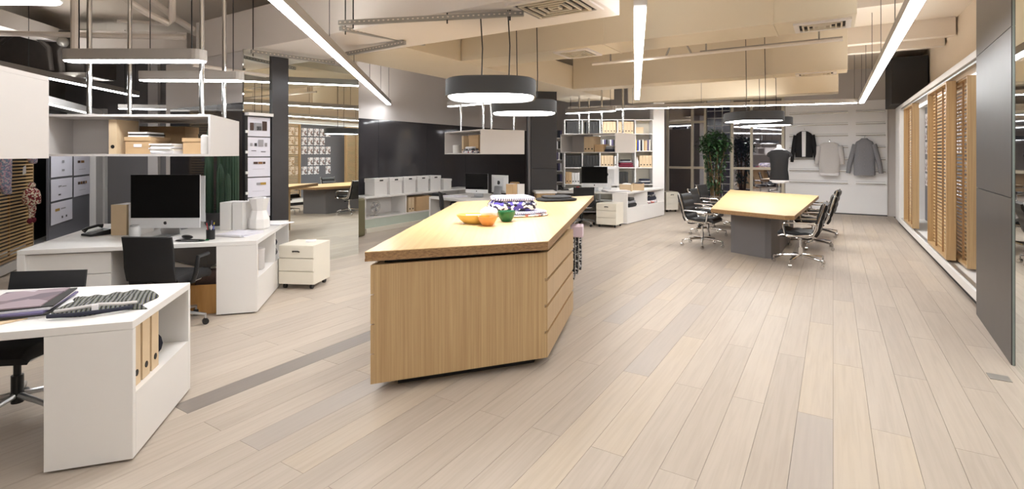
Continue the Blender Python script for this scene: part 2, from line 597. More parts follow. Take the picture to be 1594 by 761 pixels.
# pier between the desks and the counter: glass, steel and mirror cladding
PU0, PU1, PV = 3.85, 5.77, -6.55
pier = struct('wall_pier', MB().box(V_L + 0.005, PV - 0.03, PU0 + 0.03, PU1, 0, 2.99).box(V_L + 0.005, PV - 0.03, 4.91, PU1, 2.99, ZC), 'wall_grey', label='square pier clad in mirror, steel and black glass')
obj('glass_panel', MB().box(V_L + 0.2, PV - 0.9, PU0 + 0.0, PU0 + 0.028, 0.02, 2.3), 'black_glass', pier)
obj('glass_panel', MB().box(PV - 0.895, PV - 0.035, PU0 + 0.0, PU0 + 0.028, 0.02, 2.3), 'black_glass', pier)
obj('steel_strip', MB().box(PV - 0.028, PV + 0.03, 4.23, 4.48, 0, 3.0), 'steel_board', pier)
obj('steel_board', MB().box(PV - 0.028, PV + 0.0, PU0 + 0.03, 4.228, 0, 2.13), 'steel_board', pier)
obj('mirror_panel', MB().box(PV - 0.028, PV + 0.0, PU0, 4.228, 2.17, 3.0), 'mirror', pier)
obj('board_light', MB().box(PV - 0.0, PV + 0.08, PU0 + 0.02, 4.22, 2.13, 2.17), 'white', pier)
obj('shelf_post', MB().box(PV + 0.0, PV + 0.03, PU0, PU0 + 0.035, 0.3, 2.13), 'void_black', pier)
for z in (0.55, 0.82, 1.09, 1.36, 1.63, 1.9):
    obj('clip', MB().box(PV + 0.03, PV + 0.045, PU0, PU0 + 0.035, z, z + 0.035), 'white', pier)
mr = obj('wall_mirror', MB().box(PV - 0.028, PV + 0.0, 4.483, PU1, 0.0, 2.99), 'mirror')
tag(mr, 'tall mirror on the pier reflecting the meeting table', 'mirror', None, (0, 0, 0), ROOM)
# angled grey wall that closes the corner behind the left cabinet
struct('wall_corner', MB().panel((-9.6, 11.05), (-3.9, 11.75), 0.2, 0, ZC), 'grey_panel', 0)
struct('trim_1', MB().panel((-9.25, 10.98), (-8.75, 11.04), 0.1, 0, 2.6), 'white', 0)
struct('trim_2', MB().panel((-7.9, 11.15), (-7.7, 11.17), 0.1, 0, ZC), 'wall_grey', 0)

# right wall: steel column and tall mirror
sc_ = struct('wall_column', MB().prism([(1.185, 5.385), (1.75, 5.385), (1.75, 6.9), (1.25, 6.9)], 0, ZC), 'steel_dark', label='raw steel clad column on the right wall')
for z0, z1 in ((0.0, 1.28), (1.286, 2.6), (2.606, ZC)):
    obj('steel_sheet', MB().prism([(1.16, 5.38), (1.18, 5.38), (1.246, 6.91), (1.23, 6.91)], z0, z1), 'steel_dark', sc_)
obj('glass_edge', MB().box(1.166, 1.178, 5.37, 5.379, 0, ZC), 'glass_edge', sc_)
mr = obj('wall_mirror', MB().box(1.172, 1.2, 0.6, 5.368, 0, ZC - 0.01), 'mirror')
tag(mr, 'full-height mirror on the right wall beside the steel column', 'mirror', None, (0, 0, 0), ROOM)
fb = obj('floor_box', MB().box(-0.06, 0.06, -0.06, 0.06, 0.0, 0.004), 'strut_steel', bevel=0.001)
x, y = UV(5.03, 1.02)
tag(fb, 'brushed metal floor socket plate near the steel column', 'floor socket', None, (x, y, 0.0005), ROOM)

# windows in the back wall ------------------------------------------------
wf = U_B - 0.06
def vpx(px):
    return px_to_v(px)
def window(n, px0, px1, mulls, transoms, label):
    v0, v1 = vpx(px0), vpx(px1)
    m = MB()
    t = 0.07
    m.box(v0, v0 + t, wf, U_B + 0.05, 0, 3.3).box(v1 - t, v1, wf, U_B + 0.05, 0, 3.3)
    m.box(v0 + t, v1 - t, wf, U_B + 0.05, 3.22, 3.3).box(v0 + t, v1 - t, wf, U_B + 0.05, 0, 0.1)
    o = struct('window_%d' % n, m, 'bronze_frame', label=label)
    xs = [v0 + t] + [vpx(p) for p in mulls] + [v1 - t]
    zs = [0.1] + transoms + [3.22]
    for p in xs[1:-1]:
        obj('mullion', MB().box(p - 0.035, p + 0.035, wf, U_B + 0.04, 0.1, 3.22), 'bronze_frame', o)
    for i in range(len(xs) - 1):
        a, b = xs[i] + (0.035 if i else 0), xs[i + 1] - (0.035 if i < len(xs) - 2 else 0)
        for z in transoms:
            obj('transom', MB().box(a, b, wf + 0.005, U_B + 0.04, z - 0.035, z + 0.035), 'bronze_frame', o)
        for k in range(len(zs) - 1):
            z0 = zs[k] + (0.035 if k else 0)
            z1 = zs[k + 1] - (0.035 if k < len(zs) - 2 else 0)
            obj('pane', MB().box(a, b, U_B - 0.01, U_B, z0, z1), 'pane', o)
    return o
window(1, 1038, 1100, [1078], [1.2, 2.62], 'tall bronze-framed night window left of the glass blocks')
window(2, 1138, 1221, [1170], [1.2, 2.62], 'tall bronze-framed night window right of the glass blocks')
# glass block strip
v0, v1 = vpx(1101), vpx(1137)
gb = struct('window_3', MB().box(v0, v1, U_B - 0.02, U_B + 0.03, 0, 3.3), 'white', label='narrow strip of glass blocks with white joints')
nb = 3
bw = (v1 - v0) / nb
bm_ = MB().box(0.012, bw - 0.012, -0.03, 0, 0.012, bw - 0.012).mesh('glass_block')
bm_.materials.append(M['block_glass'])
z = 0.06
while z + bw < 3.3:
    for k in range(nb):
        p = obj('glass_block', bm_, None, gb)
        p.location = (v0 + k * bw, U_B - 0.02, z)
    z += bw

# ceiling services ----------------------------------------------------------
def duct(name, label, v0, v1, u0, u1, z0, z1, mat='duct_paint', seams=()):
    x, y = UV((u0 + u1) / 2, (v0 + v1) / 2)
    o = thing(name, label, 'duct', (x, y, z0), ROOM)
    a, b, h = (v1 - v0) / 2, (u1 - u0) / 2, z1 - z0
    obj('body', MB().box(-a, a, -b, b, 0, h), mat, o, bevel=0.006)
    for s in seams:
        obj('flange', MB().box(s - v0 - a - 0.012, s - v0 - a + 0.012, -b - 0.008, b + 0.008, -0.008, h), mat, o)
    return o
def dep_(px, py, d):
    return ((px - 797) / 800 * d, d, EYE - (py - 240) / 800 * d)
def top_z(x, y):
    u, v = x * math.sin(TH) + y * math.cos(TH), x * math.cos(TH) - y * math.sin(TH)
    for v0, v1, u0, u1 in ((-7.85, -1.8, 3.9, 4.9), (-6.0, -4.7, 4.92, 12.4), (-4.69, 0.2, 6.08, 6.73), (-4.69, 0.2, 9.95, 10.4), (-4.69, 0.1, 13.4, 13.9)):
        if v0 - 0.05 < v < v1 + 0.05 and u0 - 0.05 < u < u1 + 0.05:
            return 2.995
    return ZC - 0.004
dA = duct('air_duct', 'wide pale box duct crossing above the desks on the left', -7.85, -1.8, 3.9, 4.9, 3.0, 3.53, 'duct_white')
duct('air_duct', 'box duct running away from the camera beside the long strip lamp', -6.0, -4.7, 4.92, 12.4, 3.0, 3.5)
duct('air_duct', 'cream box duct across the ceiling in front of the pipes', -4.69, 0.2, 6.08, 6.73, 3.0, ZC - 0.005, seams=(-2.45, -0.55))
duct('air_duct', 'cream box duct across the middle of the ceiling over the meeting table', -4.69, 0.2, 9.95, 10.4, 3.0, ZC - 0.005, seams=(-0.9,))
duct('air_duct', 'farthest cream box duct just before the windows', -4.69, 0.1, 13.4, 13.9, 3.0, ZC - 0.005)
wd_ = obj('air_duct', MB().box(-0.85, 0.85, -0.3, 0.3, -0.14, 0.16), 'duct_white', bevel=0.006)
tag(wd_, 'short white box duct behind the pipes at upper left', 'duct', None, dep_(222, 70, 8.6), R(6))
for k, u_ in enumerate((7.6, 8.5, 11.2, 12.2)):
    b = obj('ceiling_beam', MB().box(-0.9, 0.75, -0.1, 0.1, 0, 0.3), 'ceiling_paint')
    x, y = UV(u_, 0.97)
    tag(b, '%s shallow beam under the slab above the right strip lamp' % ['nearest', 'second', 'third', 'farthest'][k], 'beam', 'shallow slab beams', (x, y, ZC - 0.3), ROOM)
def vent(label, u0, v0, z, sx, sy):
    x, y = UV(u0, v0)
    o = thing('air_vent', label, 'vent', (x, y, z), ROOM)
    m = MB()
    a, b = sx / 2, sy / 2
    t = 0.05
    m.box(-a, a, -b, -b + t, -0.02, 0).box(-a, a, b - t, b, -0.02, 0).box(-a, -a + t, -b + t, b - t, -0.02, 0).box(a - t, a, -b + t, b - t, -0.02, 0)
    obj('frame', m, 'duct_white', o)
    obj('backing', MB().box(-a + t, a - t, -b + t, b - t, -0.006, -0.001), 'vent_dark', o)
    n = 4
    for k in range(n):
        f1 = 1 - (k + 0.55) / (n + 0.3)
        xa, ya = (a - t) * f1, (b - t) * f1
        q = MB()
        w_ = 0.016
        q.box(-xa, xa, -ya, -ya + w_, -0.026, -0.006).box(-xa, xa, ya - w_, ya, -0.026, -0.006)
        q.box(-xa, -xa + w_, -ya + w_, ya - w_, -0.026, -0.006).box(xa - w_, xa, -ya + w_, ya - w_, -0.026, -0.006)
        obj('vane', q, 'duct_paint', o)
    return o
vent('large square ceiling diffuser at the top edge above the pendants', 4.28, -2.2, 3.0, 0.72, 0.62)
vent('small ceiling diffuser behind the large one, left of the middle strip lamp', 6.42, -2.95, 3.0, 0.5, 0.5)
vent('slotted ceiling diffuser on the duct end near the right strip lamp', 6.4, -0.1, 3.0, 0.52, 0.42)
vent('farther slotted diffuser on the second duct end', 10.18, -0.25, 3.0, 0.6, 0.34)
# pipes and struts
def pipe(name, label, pts, r, mat='pipe', cat='pipe', n=8):
    c = Vector(pts[0])
    m = MB().tube([Vector(p) - c for p in pts], r, n)
    return tag(obj(name, m, mat, None, True), label, cat, None, c)
def dep(px, py, d):
    return ((px - 797) / 800 * d, d, EYE - (py - 240) / 800 * d)
p0, p1 = UV(7.5, -3.2), UV(7.5, 0.1)
pipe('ceiling_pipe', 'thin pipe hanging behind the cream duct near the slotted diffuser', [(*p0, 3.03), (*p1, 3.03)], 0.022)
p0, p1 = UV(7.6, -1.6), UV(7.6, 0.1)
pipe('ceiling_pipe', 'second thin pipe beside the first behind the cream duct', [(*p0, 3.07), (*p1, 3.07)], 0.018, 'strut_steel')
for k, (v_, lb) in enumerate(((-2.9, 'left'), (-1.5, 'middle'), (-0.15, 'right'))):
    p0 = UV(7.5, v_)
    pipe('pipe_hanger', '%s hanger rod holding the thin ceiling pipe' % lb, [(*p0, 3.05), (*p0, ZC - 0.004)], 0.012, 'strut_steel', 'hanger', 6)
p0, p1 = UV(7.5, -0.1), UV(7.2, -0.1)
pipe('ceiling_pipe', 'looped conduit elbow at the middle of the thin ceiling pipe', [(*UV(7.5, -1.7), 3.04), (*UV(7.45, -1.75), 3.16), (*UV(7.45, -1.85), 3.2), (*UV(7.45, -1.98), 3.17), (*UV(7.5, -2.05), 3.05)], 0.014, 'strut_steel')
pipe('ceiling_pipe', 'long horizontal cream pipe under the ceiling at upper left', [dep(-40, 51, 6.2), dep(288, 58, 6.6)], 0.035)
pipe('ceiling_pipe', 'vertical cream pipe dropping at upper left', [dep(116, -6, 5.6), dep(116, 78, 5.6)], 0.035)
pipe('ceiling_pipe', 'bent cream pipe slanting down at upper left', [dep(185, -8, 5.8), dep(228, 20, 6.1), dep(262, 36, 6.4), dep(268, 30, 6.35), dep(268, -8, 6.1)], 0.04)
pipe('ceiling_pipe', 'straight cream pipe slanting beside the bent pipe', [dep(225, -8, 6.6), dep(272, 28, 7.0), dep(300, 46, 7.3)], 0.045)
pipe('ceiling_pipe', 'short cream pipe run behind the bent pipe at upper left', [dep(182, 33, 7.6), dep(262, 38, 7.9)], 0.03)
def strut(label, a, b, rods=()):
    a, b = Vector(a), Vector(b)
    o = thing('strut_channel', label, 'ceiling strut', a)
    d = b - a
    obj('channel', MB().bar((0, 0, 0), d, 0.05, 0.045), 'strut_steel', o)
    n = max(3, int(d.length / 0.05))
    s = MB()
    t = d.normalized()
    side = t.cross(Vector((0, 0, 1))).normalized()
    for k in range(n):
        c = d * ((k + 0.5) / n)
        for sg in (-1, 1):
            q = c + side * (0.026 * sg)
            s.bar(q - t * 0.009, q + t * 0.009, 0.003, 0.012)
    obj('slot', s, 'ceiling_paint', o)['kind'] = 'stuff'
    for f1 in rods:
        c = d * f1
        obj('threaded_rod', MB().tube([c + Vector((0, 0, -0.06)), c + Vector((0, 0, ZC - a.z - c.z))], 0.007, 6), 'black_plastic', o)
    return o
strut('long slotted steel strut under the duct above the pendants', dep(528, 36, 5.2), dep(815, 21, 4.9), (0.08, 0.6, 0.93))
strut('slotted strut slanting back from the left end of the long strut', dep(530, 44, 5.6), dep(660, 68, 6.6), (0.05,))
strut('slotted strut under the pale duct left of the strip lamp', dep(391, 80, 6.6), dep(520, 98, 7.4), (0.02,))
strut('short slotted strut crossing under the duct right of the strip lamp', dep(540, 84, 6.7), dep(630, 66, 6.2))
pipe('lamp_rail', 'cream conduit rail ending over the pinned sheets at left', [dep(300, 101, 6.2), dep(418, 118, 7.0)], 0.022)
# dark air handling unit at the upper left
mx = thing('air_handler', 'dark air handling unit in the ceiling void at upper left', 'air handler', dep(30, 112, 8.0))
obj('casing', MB().box(-1.3, 0.75, 0.3, 1.0, 0.0, 0.72), 'machine_grey', mx, bevel=0.02)
obj('bracket', MB().box(-1.3, 0.9, 0.15, 0.3, -0.06, 0.02), 'strut_steel', mx)
obj('hose', MB().tube([(-0.5, 0.2, 0.5), (-0.2, 0.1, 0.62), (0.15, 0.1, 0.6), (0.35, 0.12, 0.4), (0.36, 0.15, 0.05)], 0.04), 'machine_grey', mx, True)
obj('hose', MB().tube([(0.5, 0.2, 0.02), (0.5, 0.15, 0.35), (0.55, 0.2, 0.5)], 0.045), 'machine_grey', mx, True)
obj('valve', MB().blob((0.55, 0.15, 0.5), (0.08, 0.08, 0.08)), 'strut_steel', mx, True)
db = obj('black_bulkhead', MB().box(-0.33, 0.3, 0, 1.6, 0, 1.02), 'void_black', bevel=0.01)
x, y = UV(14.0, 1.42)
tag(db, 'black boxed bulkhead above the far end of the right cabinet', 'bulkhead', None, (x, y, 2.72), ROOM)
# soffit beam slanting at the upper left
sb = obj('soffit_beam', MB().bar((0, 0, 0), Vector(dep(128, 70, 9.5)) - Vector(dep(-40, 20, 6.5)), 0.3, 0.22), 'duct_white')
tag(sb, 'pale slanting soffit beam behind the pipes at upper left', 'beam', None, dep(-40, 20, 6.5))

# ================================================================== LAMPS
def strip(label, a, b, n, z=2.75, glow='lamp_glow', wd=0.1, lead=0.0, group='linear strip lamps'):
    ax, ay = a
    o = thing('strip_lamp', label, 'strip lamp', (ax, ay, z), math.atan2(b[1] - ay, b[0] - ax))
    L = math.hypot(b[0] - ax, b[1] - ay)
    obj('housing', MB().box(-lead, L, -wd / 2, wd / 2, 0.004, 0.07).box(-lead, L, -wd / 2, -wd / 2 + 0.004, 0.07, 0.095).box(-lead, L, wd / 2 - 0.004, wd / 2, 0.07, 0.095), 'lamp_housing', o)
    for k in range(n):
        x0, x1 = L * k / n + 0.012, L * (k + 1) / n - 0.012
        obj('diffuser', MB().box(x0, x1, -wd / 2 + 0.006, wd / 2 - 0.006, -0.006, 0.003), glow, o)
        if all(top_z(ax + (b[0] - ax) * (k + q) / n, ay + (b[1] - ay) * (k + q) / n) > 3.1 for q in (0.1, 0.3, 0.5, 0.7, 0.9)):
            obj('added_up_fill', MB().box(x0, x1, -wd / 2 + 0.02, wd / 2 - 0.02, 0.071, 0.075), 'up_fill_glow', o)  # added glow on the unseen lamp tops, lifts the ceiling brightness
    for k in range(n + 1):
        x0 = min(max(L * k / n, 0.05), L - 0.05)
        tz = top_z(ax + (b[0] - ax) * x0 / L, ay + (b[1] - ay) * x0 / L)
        obj('wire', MB().tube([(x0, 0, 0.08), (x0, 0, tz - z)], 0.004, 5), 'black_plastic', o)
    return o
strip('long strip lamp slanting over the left aisle to the black glass wall', (-0.95, -2.1), (-2.8, 11.7), 9)
strip('middle strip lamp hanging over the aisle right of the pendants', (0.99, 3.97), (2.58, 10.6), 4, lead=0.3)
strip('strip lamp running along the slatted cabinet on the right', UV(-2.6, 0.53), UV(13.7, 0.53), 9)
strip('strip lamp crossing in front of the windows and the clothes wall', (1.46, 13.3), (7.62, 11.35), 4, glow='lamp_glow_bright')
strip('strip lamp along the display cabinet at far left behind the shelves', (-6.6, 5.9), (-7.3, 10.0), 3)

def slab_lamp(label, a, b, z, wd=0.16, ht=0.1):
    ax, ay = a
    L = math.hypot(b[0] - ax, b[1] - ay)
    o = thing('slab_lamp', label, 'pendant lamp', ((a[0] + b[0]) / 2, (a[1] + b[1]) / 2, z), math.atan2(b[1] - ay, b[0] - ax))
    def outline(s):
        pts = []
        r = wd / 2 * s
        for sg in (1, -1):
            for k in range(9):
                t = -PI / 2 + PI * k / 8
                pts.append((sg * (L / 2 - wd / 2 + r * math.cos(t)), sg * r * math.sin(t)))
        return pts
    obj('housing', MB().prism(outline(1), 0.004, ht), 'lamp_housing', o)
    obj('diffuser', MB().prism(outline(0.88), -0.004, 0.003), 'lamp_glow', o)
    for s in (-1, 1):
        obj('wire', MB().tube([(s * L * 0.4, 0, ht), (s * L * 0.4, 0, top_z(o.location.x + s * 0.4 * (b[0] - ax), o.location.y + s * 0.4 * (b[1] - ay)) - z)], 0.005, 5), 'black_plastic', o)
    return o
slab_lamp('rounded grey pendant bar over the white desk behind the hanging shelf poles', (-4.0, 4.6), (-2.74, 4.6), 2.45)
slab_lamp('pendant bar at the top left picture edge over the foreground desk', (-3.8, 2.74), (-2.46, 2.79), 2.45)
slab_lamp('second pendant bar just behind, level with the duct', (-4.2, 5.8), (-3.04, 5.82), 2.45)
slab_lamp('small distant pendant bar above the hanging shelf at left', (-7.2, 9.4), (-6.15, 9.6), 2.45, 0.14, 0.08)
slab_lamp('pendant bar half hidden behind the large black pendant', (-1.45, 11.7), (-0.35, 10.8), 2.7)
slab_lamp('pendant bar in front of the bookcase over the hanging shelf', (1.28, 12.2), (2.3, 11.4), 2.58)

def pendant(label, x, y, z, a=0.43, b=0.47, h=0.15, rz=0.0):
    o = thing('pendant_lamp', label, 'pendant lamp', (x, y, z), rz, 'black rounded pendants')
    def ring(s):
        p = []
        for k in range(48):
            t = 2 * PI * k / 48
            c, s_ = math.cos(t), math.sin(t)
            e = 2 / 3.2
            p.append((a * s * math.copysign(abs(c) ** e, c), b * s * math.copysign(abs(s_) ** e, s_)))
        return p
    r1 = ring(1.0)
    r2 = ring(0.955)
    m = MB()
    rings = [[(p[0], p[1], 0) for p in r2], [(p[0], p[1], 0) for p in r1], [(p[0], p[1], h) for p in r1], [(p[0] * 0.96, p[1] * 0.96, h + 0.012) for p in r1]]
    m.loft(rings)
    m.f = [f for f in m.f if len(f) == 4 or min(f) >= 48 * 3]
    m.loft([[(p[0], p[1], 0) for p in r2], [(p[0], p[1], 0.03) for p in r2]], caps=False)
    obj('shade', m, 'charcoal', o, True)
    obj('diffuser', MB().prism(ring(0.95), 0.008, 0.02), 'pendant_glow', o)
    for dx, dy in ((-0.1, 0.05), (0.17, -0.08)):
        obj('cord', MB().tube([(dx, dy, h), (dx + 0.01, dy, h + 0.35), (dx - 0.01, dy, top_z(x + dx, y + dy) - z)], 0.006, 6), 'black_plastic', o, True)
    return o
pendant('nearer large black rounded pendant over the bamboo island', -0.2, 5.0, 2.16)
pendant('second black rounded pendant behind it over the island', 0.16, 6.9, 2.16)
pendant('nearer black rounded pendant over the meeting table', 4.22, 9.0, 2.19)
pendant('farther black rounded pendant over the meeting table', 5.1, 10.35, 2.19)

# ================================================================== RIGHT DISPLAY CABINET
def slat_screen(parent, name, L, H, depth, n, mat='bamboo_slat', flip=1):
    """local x along the screen, y into the cabinet"""
    o = obj(name, MB().box(0, 0.03, 0, depth, 0, H).box(L - 0.03, L, 0, depth, 0, H).box(0.03, L - 0.03, 0, depth, 0, 0.03).box(0.03, L - 0.03, 0, depth, H - 0.03, H), 'bamboo_v', parent)
    me = MB().box(0, L - 0.06, 0.0, 0.03, 0, 0.021).mesh('slat')
    me.materials.append(M[mat])
    for k in range(n):
        s = obj('slat', me, None, o)
        s.location = (0.03, 0, 0.06 + (H - 0.12) * k / (n - 1) - 0.01)
    for f1 in (0.33, 0.67):
        obj('batten', MB().box(L * f1 - 0.01, L * f1 + 0.01, 0.05, 0.07, 0.03, H - 0.03), 'bamboo_edge', o)
    return o
RC = thing('display_cabinet', 'long white-framed wall cabinet with sliding bamboo slat screens on the right wall', 'cabinet', (*UV(6.93, V_R), 0), ROOM + PI / 2)
# local: x = along u, y = towards -v ... rotate so that +y points into the room: use negative y for the cabinet depth
RL = 15.1 - 6.93
obj('plinth', MB().box(0.02, RL, -0.46, -0.06, 0.0, 0.1), 'void_black', RC)
obj('bottom_board', MB().box(0, RL, -0.46, 0, 0.1, 0.2), 'white', RC, bevel=0.004)
obj('top_board', MB().box(0, RL, -0.46, 0, 2.62, 2.7), 'white', RC, bevel=0.004)
obj('end_board', MB().box(0, 0.06, -0.46, 0, 0.2, 2.62), 'white', RC)
obj('end_board', MB().box(RL - 0.9, RL, -0.46, 0, 0.2, 2.62), 'white', RC)
obj('back_board', MB().box(0.06, RL - 0.06, -0.46, -0.44, 0.2, 2.62), 'pin_grey', RC)
obj('light_strip', MB().box(0.1, RL - 0.9, -0.3, -0.24, 2.605, 2.618), 'cabinet_glow', RC)
obj('track', MB().box(0.06, RL - 0.9, -0.07, -0.02, 2.58, 2.604), 'alu', RC)
obj('track', MB().box(0.06, RL - 0.9, -0.07, -0.02, 0.2, 0.212), 'alu', RC)
for u0, u1, dy in ((8.19, 9.6, -0.225), (8.72, 10.3, -0.105), (12.1, 13.5, -0.105)):
    s = slat_screen(RC, 'sliding_screen', u1 - u0, 2.34, 0.1, 46)
    s.location = (u0 - 6.93, dy, 0.235)
# photographs pinned inside
def sheet(name, label, cat, group, c, rz, wd, ht, mat, tilt=0.0, t=0.002):
    m = MB().yprism([(-wd / 2, 0), (wd / 2, 0), (wd / 2, ht), (-wd / 2, ht)], -t, 0)
    o = obj(name, m, mat)
    tag(o, label, cat, group, c, rz)
    o.rotation_euler = (0, tilt, rz)
    return o
NTH = ['first', 'second', 'third', 'fourth', 'fifth', 'sixth', 'seventh', 'eighth', 'ninth', 'tenth', 'eleventh', 'twelfth', 'thirteenth', 'fourteenth', 'fifteenth', 'sixteenth', 'seventeenth', 'eighteenth', 'nineteenth', 'twentieth', 'last']
k = 0
for (ua, ub) in ((8.15, 11.85), (13.5, 14.1)):
    u = ua
    while u < ub:
        k += 1
        for row, z in (('lowest', 0.95), ('fourth', 1.25), ('third', 1.62), ('second', 1.92), ('top', 2.22)):
            if random.random() < 0.12:
                continue
            x, y = UV(u, V_R + 0.432)
            m = MB().yprism([(-0.1, 0), (0.1, 0), (0.1, 0.26), (-0.1, 0.26)], -0.002, 0)
            o = obj('photo_print', m, 'photo_print')
            tag(o, 'photo print in the %s row, %s column of the right cabinet pin board' % (row, NTH[k - 1]), 'print', 'photo prints in the right cabinet', (x, y, z), ROOM + PI / 2 + PI)
        u += 0.235

# ================================================================== LEFT DISPLAY CABINET
LA, LB = Vector((-6.2, 5.72)), Vector((-8.76, 11.0))
LLen = (LB - LA).length
Lrz = math.atan2(LB.y - LA.y, LB.x - LA.x)
LC = thing('display_cabinet', 'white-framed display cabinet with slatted screen and pinned sheets at far left', 'cabinet', (LA.x, LA.y, 0), Lrz)
obj('bottom_board', MB().box(0, LLen, 0, 0.5, 0.02, 0.14), 'white', LC)
obj('top_board', MB().box(0, LLen, 0, 0.5, 2.45, 2.555), 'white', LC)
obj('end_board', MB().box(LLen - 0.5, LLen, 0, 0.5, 0.14, 2.45), 'white', LC)
obj('back_board', MB().box(0, LLen - 0.5, 0.46, 0.5, 0.14, 2.45), 'void_black', LC)
obj('pin_board', MB().box(LLen - 2.75, LLen - 0.52, 0.1, 0.13, 0.14, 2.3), 'pin_grey', LC)
obj('light_strip', MB().box(0.3, LLen - 0.5, 0.06, 0.1, 2.43, 2.448), 'cabinet_glow', LC)
s = slat_screen(LC, 'sliding_screen', 2.0, 2.28, 0.08, 46)
s.location = (0.25, 0.02, 0.16)
def Lp(x, y, z):
    p = Vector((LA.x + x * math.cos(Lrz) - y * math.sin(Lrz), LA.y + x * math.sin(Lrz) + y * math.cos(Lrz), z))
    return p
def pinned(label, group, c, rz, wd, ht, marks, mat='paper_lilac', thing_name='pinned_sheet'):
    o = thing(thing_name, label, 'paper sheet', c, rz, group)
    m = MB()
    n = 6
    for k in range(n):   # a slight curl
        x0, x1 = -wd / 2 + wd * k / n, -wd / 2 + wd * (k + 1) / n
        c0, c1 = 0.006 * (2 * k / n - 1) ** 2, 0.006 * (2 * (k + 1) / n - 1) ** 2
        m.add([(x0, -c0, 0), (x1, -c1, 0), (x1, -c1, ht), (x0, -c0, ht), (x0, -c0 + 0.002, 0), (x1, -c1 + 0.002, 0), (x1, -c1 + 0.002, ht), (x0, -c0 + 0.002, ht)],
              [(0, 1, 2, 3), (5, 4, 7, 6), (0, 4, 5, 1), (3, 2, 6, 7)] + ([(0, 3, 7, 4)] if k == 0 else []) + ([(1, 5, 6, 2)] if k == n - 1 else []))
    obj('sheet', m, mat, o)
    for (fx, fz, fw, fh, mt) in marks:
        cx, cz = fx * wd, fz * ht
        obj('printed_mark', MB().box(cx - fw * wd / 2, cx + fw * wd / 2, -0.0085, -0.0075, cz - fh * ht / 2, cz + fh * ht / 2), mt, o)
    return o
SW = [[(-0.2, 0.72, 0.1, 0.1, 'ink'), (0.0, 0.74, 0.12, 0.12, 'ink_grey'), (0.2, 0.7, 0.1, 0.1, 'ink'), (-0.1, 0.4, 0.12, 0.1, 'ink_grey'), (0.15, 0.4, 0.12, 0.12, 'ink_grey')],
      [(0, 0.78, 0.25, 0.02, 'ink_grey'), (0, 0.5, 0.5, 0.015, 'ink_grey'), (0, 0.42, 0.4, 0.015, 'ink_grey')],
      [(0.05, 0.72, 0.1, 0.12, 'ink_grey'), (0.05, 0.3, 0.12, 0.1, 'ink_grey')],
      [(-0.2, 0.7, 0.16, 0.13, 'swatch_dark'), (0.02, 0.7, 0.2, 0.13, 'swatch_brown'), (0, 0.3, 0.4, 0.015, 'ink_grey')],
      [(-0.1, 0.65, 0.14, 0.05, 'ink_grey'), (-0.12, 0.25, 0.1, 0.06, 'ink'), (0.1, 0.62, 0.2, 0.04, 'ink_grey')],
      [(-0.2, 0.68, 0.13, 0.14, 'swatch_dark'), (-0.05, 0.68, 0.12, 0.14, 'swatch_brown'), (0.1, 0.68, 0.12, 0.14, 'swatch_dark'), (0.24, 0.68, 0.1, 0.14, 'swatch_brown'), (0, 0.3, 0.4, 0.015, 'ink_grey')],
      [(-0.22, 0.65, 0.2, 0.12, 'swatch_ochre'), (0.05, 0.66, 0.22, 0.06, 'ink_grey'), (0.0, 0.25, 0.06, 0.1, 'ink'), (0.2, 0.25, 0.06, 0.1, 'ink')]]
rows_l = ['top', 'second', 'third', 'bottom']
# two columns of sheets
cw = 0.92
for c, x0 in enumerate((LLen - 2.7, LLen - 1.55)):
    for r in range(4 if c == 0 else 3):
        z = (1.48, 1.08, 0.68, 0.28)[r] + 0.15 + (0.0 if c == 0 else -0.01)
        wd = 1.06 if c == 0 else 0.98
        p = Lp(x0 + wd / 2, 0.088, z)
        pinned('%s sheet in the %s column pinned inside the far-left cabinet' % (rows_l[r], ('left', 'right')[c]), 'sheets in the left cabinet', p, Lrz, wd, 0.365, SW[(r * 2 + c) % 7])
# knitted things hung on the slats
hp = Lp(1.72, -0.12, 0)
hat = thing('knit_hat', 'red and cream knitted bobble hat with tassels hung on the slatted screen', 'hat', (hp.x, hp.y, 1.02), Lrz)
hat.scale = (0.78, 0.78, 0.78)
obj('crown', MB().lathe([(0.001, 0.16), (0.06, 0.15), (0.11, 0.1), (0.13, 0.0), (0.13, -0.1), (0.12, -0.14)], 16), 'hat_knit', hat, True)
obj('pompom', MB().blob((0, 0, 0.2), (0.07, 0.06, 0.06)), 'hat_knit', hat, True)
for sx in (-0.06, 0.07):
    f_ = obj('ear_flap', MB().tube([(sx, 0, -0.12), (sx * 1.1, -0.01, -0.25), (sx * 1.3, 0, -0.4)], [0.05, 0.035, 0.012], 8), 'hat_knit', hat, True)
    obj('tassel', MB().blob((sx * 1.35, 0, -0.44), (0.045, 0.04, 0.05)), 'maroon', f_, True)
hp = Lp(1.82, -0.03, 0)
tg = obj('price_tag', MB().yprism([(-0.05, 0), (0.06, 0.02), (0.06, 0.13), (-0.03, 0.11)], -0.004, 0), 'paper')
hp = Lp(1.68, -0.05, 0)
tag(tg, 'white paper tag hanging above the bobble hat', 'tag', None, (hp.x, hp.y, 1.33), Lrz)
for lab, x, zz in (('violet and blue knitted sock at the left picture edge on the slats', 0.95, 1.14), ('pink knitted sock hung high on the slats above the hat', 1.8, 1.53)):
    hp = Lp(x, -0.09, 0)
    so = thing('knit_sock', lab, 'sock', (hp.x, hp.y, zz), Lrz)
    obj('leg_tube', MB().tube([(0, 0, 0.42), (0, 0, 0.15), (0.01, 0, 0.06)], [0.075, 0.07, 0.06], 10), 'sock_knit', so, True)
    obj('foot', MB().tube([(0.0, 0, 0.08), (0.06, 0, 0.0), (0.14, 0, -0.02)], [0.06, 0.055, 0.03], 10), 'sock_knit', so, True)

